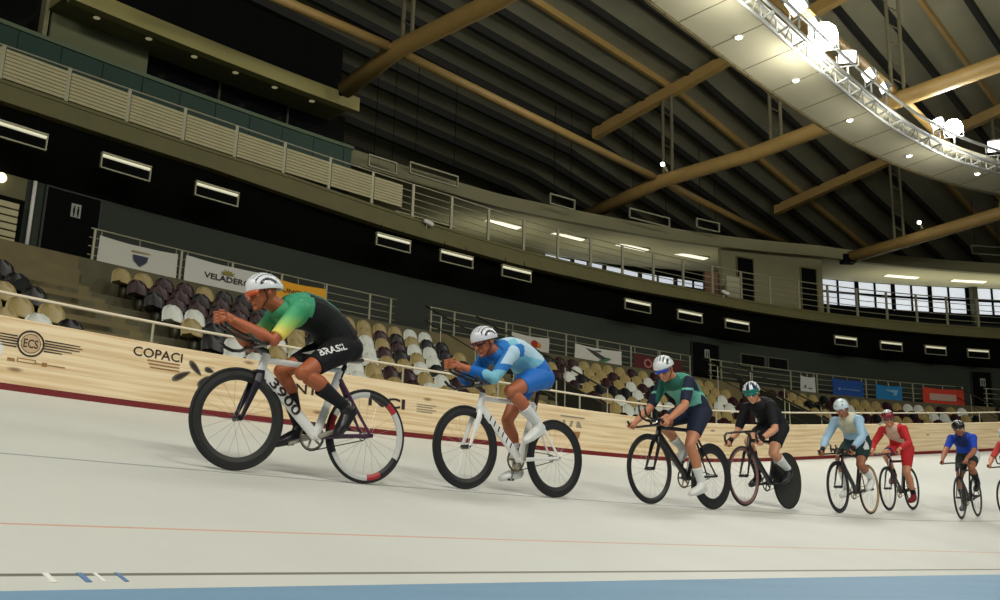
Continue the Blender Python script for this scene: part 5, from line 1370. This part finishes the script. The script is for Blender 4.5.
    kb = cloth('black_kit', (15, 16, 22)); kp = cloth('pink_cuff', (150, 60, 60))
    rider(M, 'fourth cyclist in an all black kit, white helmet with navy stripes', dict(hip=(-.13, 0, .95), sh=(.23, 0, 1.17), head=(.345, 0, 1.30), face=(.84, .35, -.35), bulge=.06, hands=[((.58, .2, .695), (1, 0, .1)), ((.58, -.2, .695), (1, 0, .1))], wrist_back=(-.75, 0, .6), elbow_pole=(-.3, .5, -1), crank=cr4, foot=(30, 20), skin=SK4, jersey=[kb, kp], jpick=lambda x, y, z: 0, sleeve=.85, shorts=[kb], short=.7, sock=(white_sock, black_sock), sockh=.3, shoe=(M_bshoe, M_bshoe), helmet=dict(shell=M_hw, pick=hp4, more=[cloth('helmet_navy', (28, 40, 80)), cloth('helmet_green', (20, 110, 100))]), visor=mat('green_visor', (20, 110, 100), .15), glove=kb))
    # ---- 5
    M = place(13.12, 2.9, yaw=math.radians(3), sc=1.02); cr5 = math.radians(160)
    bike(M, 'black track bicycle with tan sidewall tyres, ridden by the fifth rider in pale blue', dict(frame=M_carbon, fw=dict(rim=M_rim, depth=.035, tyre=M_tyre), rw=dict(rim=M_tansw, depth=.02), crank=cr5, saddle=.93, barh=.77, ext=(.66, .84), ring=M_brass))
    pb = cloth('pale_blue', (150, 182, 204)); cream = cloth('cream', (196, 192, 168)); dg = cloth('bottle_green', (22, 46, 44)); wp = cloth('white_patch', (200, 205, 205))
    rider(M, 'fifth cyclist in pale blue long sleeves and cream front, round white helmet', dict(hip=(-.13, 0, .96), sh=(.20, 0, 1.25), head=(.33, 0, 1.37), face=(.86, .3, -.4), bulge=.05, hands=HORN(.60, .765), wrist_back=(-.7, 0, .7), elbow_pole=(-.2, .8, -.8), crank=cr5, foot=(30, 20), skin=SK5, jersey=[pb, cream], jpick=lambda x, y, z: 1 if (x > .1 and abs(y) < .10) else 0, sleeve=1.85, shorts=[dg, wp], spick=lambda x, y, z: 1 if (y > .15 and -.03 < x < .06 and z > .84) else 0, short=.72, sock=(white_sock, white_sock), sockh=.45, shoe=(M_wshoe, M_wshoe), helmet=dict(shell=mat('helmet_pale', (196, 212, 218), .35), kind='smooth'), glove=kb, voxel=.01))
    # ---- 6
    M = place(15.28, 3.28, yaw=math.radians(5), sc=.98); cr6 = math.radians(250)
    bike(M, 'black track bicycle with thin wheels, ridden by the sixth rider in red', dict(frame=M_carbon, aero_frame=False, fw=dict(rim=M_rim, depth=.025), rw=dict(rim=M_rim, depth=.025), crank=cr6, saddle=.95, barh=.86, bars='flat'))
    red = cloth('red_kit', (176, 34, 38)); wk = cloth('dusty_white', (196, 170, 150)); dr = cloth('dark_red_shoe', (110, 28, 28))
    rider(M, 'sixth cyclist in a red long sleeved skinsuit with pale chest, red and white helmet', dict(hip=(-.15, 0, .98), sh=(.2, 0, 1.28), head=(.34, 0, 1.42), face=(.8, .45, -.25), bulge=.05, hands=HORN(.62, .87), wrist_back=(-.75, 0, .6), elbow_pole=(-.2, .9, -.8), crank=cr6, foot=(12, 30), skin=SK3, jersey=[red, wk], jpick=lambda x, y, z: 1 if (x > .13 and abs(y) < .09) or (int((z+y*.4)*14) % 5 == 0 and abs(y) < .14) else 0, sleeve=1.85, shorts=[red, cloth('navy_band', (40, 40, 80))], spick=lambda x, y, z: 1 if (x > .16) else 0, short=.8, sock=(black_sock, black_sock), sockh=.8, shoe=(dr, dr), helmet=dict(shell=M_hw, pick=lambda i, k: 2 if k > 14 else 0, more=[mat('helmet_dark_red', (120, 30, 40), .35)]), visor=mat('brown_visor', (90, 60, 70), .2), voxel=.01))
    # ---- 7
    M = place(16.62, 2.82, yaw=math.radians(9), sc=.98); cr7 = math.radians(100)
    bike(M, 'slim black track bicycle ridden by the seventh rider, near the right edge', dict(frame=M_carbon, aero_frame=False, fw=dict(rim=M_rim, depth=.02), rw=dict(rim=M_rim, depth=.02), crank=cr7, saddle=.97, barh=.88, bars='flat'))
    rb = cloth('strong_blue', (22, 62, 168)); nb_ = cloth('navy_chest', (20, 40, 90)); db = cloth('dark_bib', (26, 38, 34))
    rider(M, 'seventh cyclist in strong blue short sleeved jersey, black helmet with white bands', dict(hip=(-.15, 0, 1.0), sh=(.13, 0, 1.31), head=(.24, 0, 1.44), face=(.8, .45, -.3), bulge=.05, hands=BASE(.60, .885, .14)[:1]+[((.66, -.205, .885), (1, 0, .1))], wrist_back=(-.75, 0, .6), elbow_pole=(-.2, .9, -.8), crank=cr7, foot=(24, 12), skin=SK5, jersey=[rb, nb_, wp], jpick=lambda x, y, z: 1 if (x > .08 and abs(y) < .09) else 0, sleeve=.85, shorts=[db, wp], spick=lambda x, y, z: 1 if (y > .15 and x < .02 and z > .9) else 0, short=.7, sock=(black_sock, black_sock), sockh=.4, shoe=(M_bshoe, M_bshoe), helmet=dict(shell=mat('helmet_black', (24, 24, 28), .35), pick=lambda i, k: 2 if (i//8) % 3 == 1 and k < 15 else 0, more=[M_hw]), voxel=.01))
    # ---- 8
    M = place(18.25, 2.72, sc=1.0); cr8 = math.radians(100)
    bike(M, 'track bicycle cut by the right edge of the photo, only its front wheel showing', dict(frame=M_carbon, aero_frame=False, fw=dict(rim=M_rim, depth=.02), rw=dict(rim=M_rim, depth=.02), crank=cr8, saddle=.95, barh=.86))
    rider(M, 'eighth cyclist in pinkish red kit, cut off by the right edge of the photo', dict(hip=(-.15, 0, .98), sh=(.2, 0, 1.28), head=(.36, 0, 1.40), face=(.8, .4, -.3), bulge=.05, hands=HORN(.62, .87), wrist_back=(-.75, 0, .6), elbow_pole=(-.2, .8, -.8), crank=cr8, foot=(24, 12), skin=SK3, jersey=[cloth('coral_kit', (196, 70, 66))], sleeve=.9, shorts=[kb], short=.7, sock=(white_sock, white_sock), shoe=(M_wshoe, M_wshoe), helmet=dict(shell=M_hw), voxel=.012))
peloton()
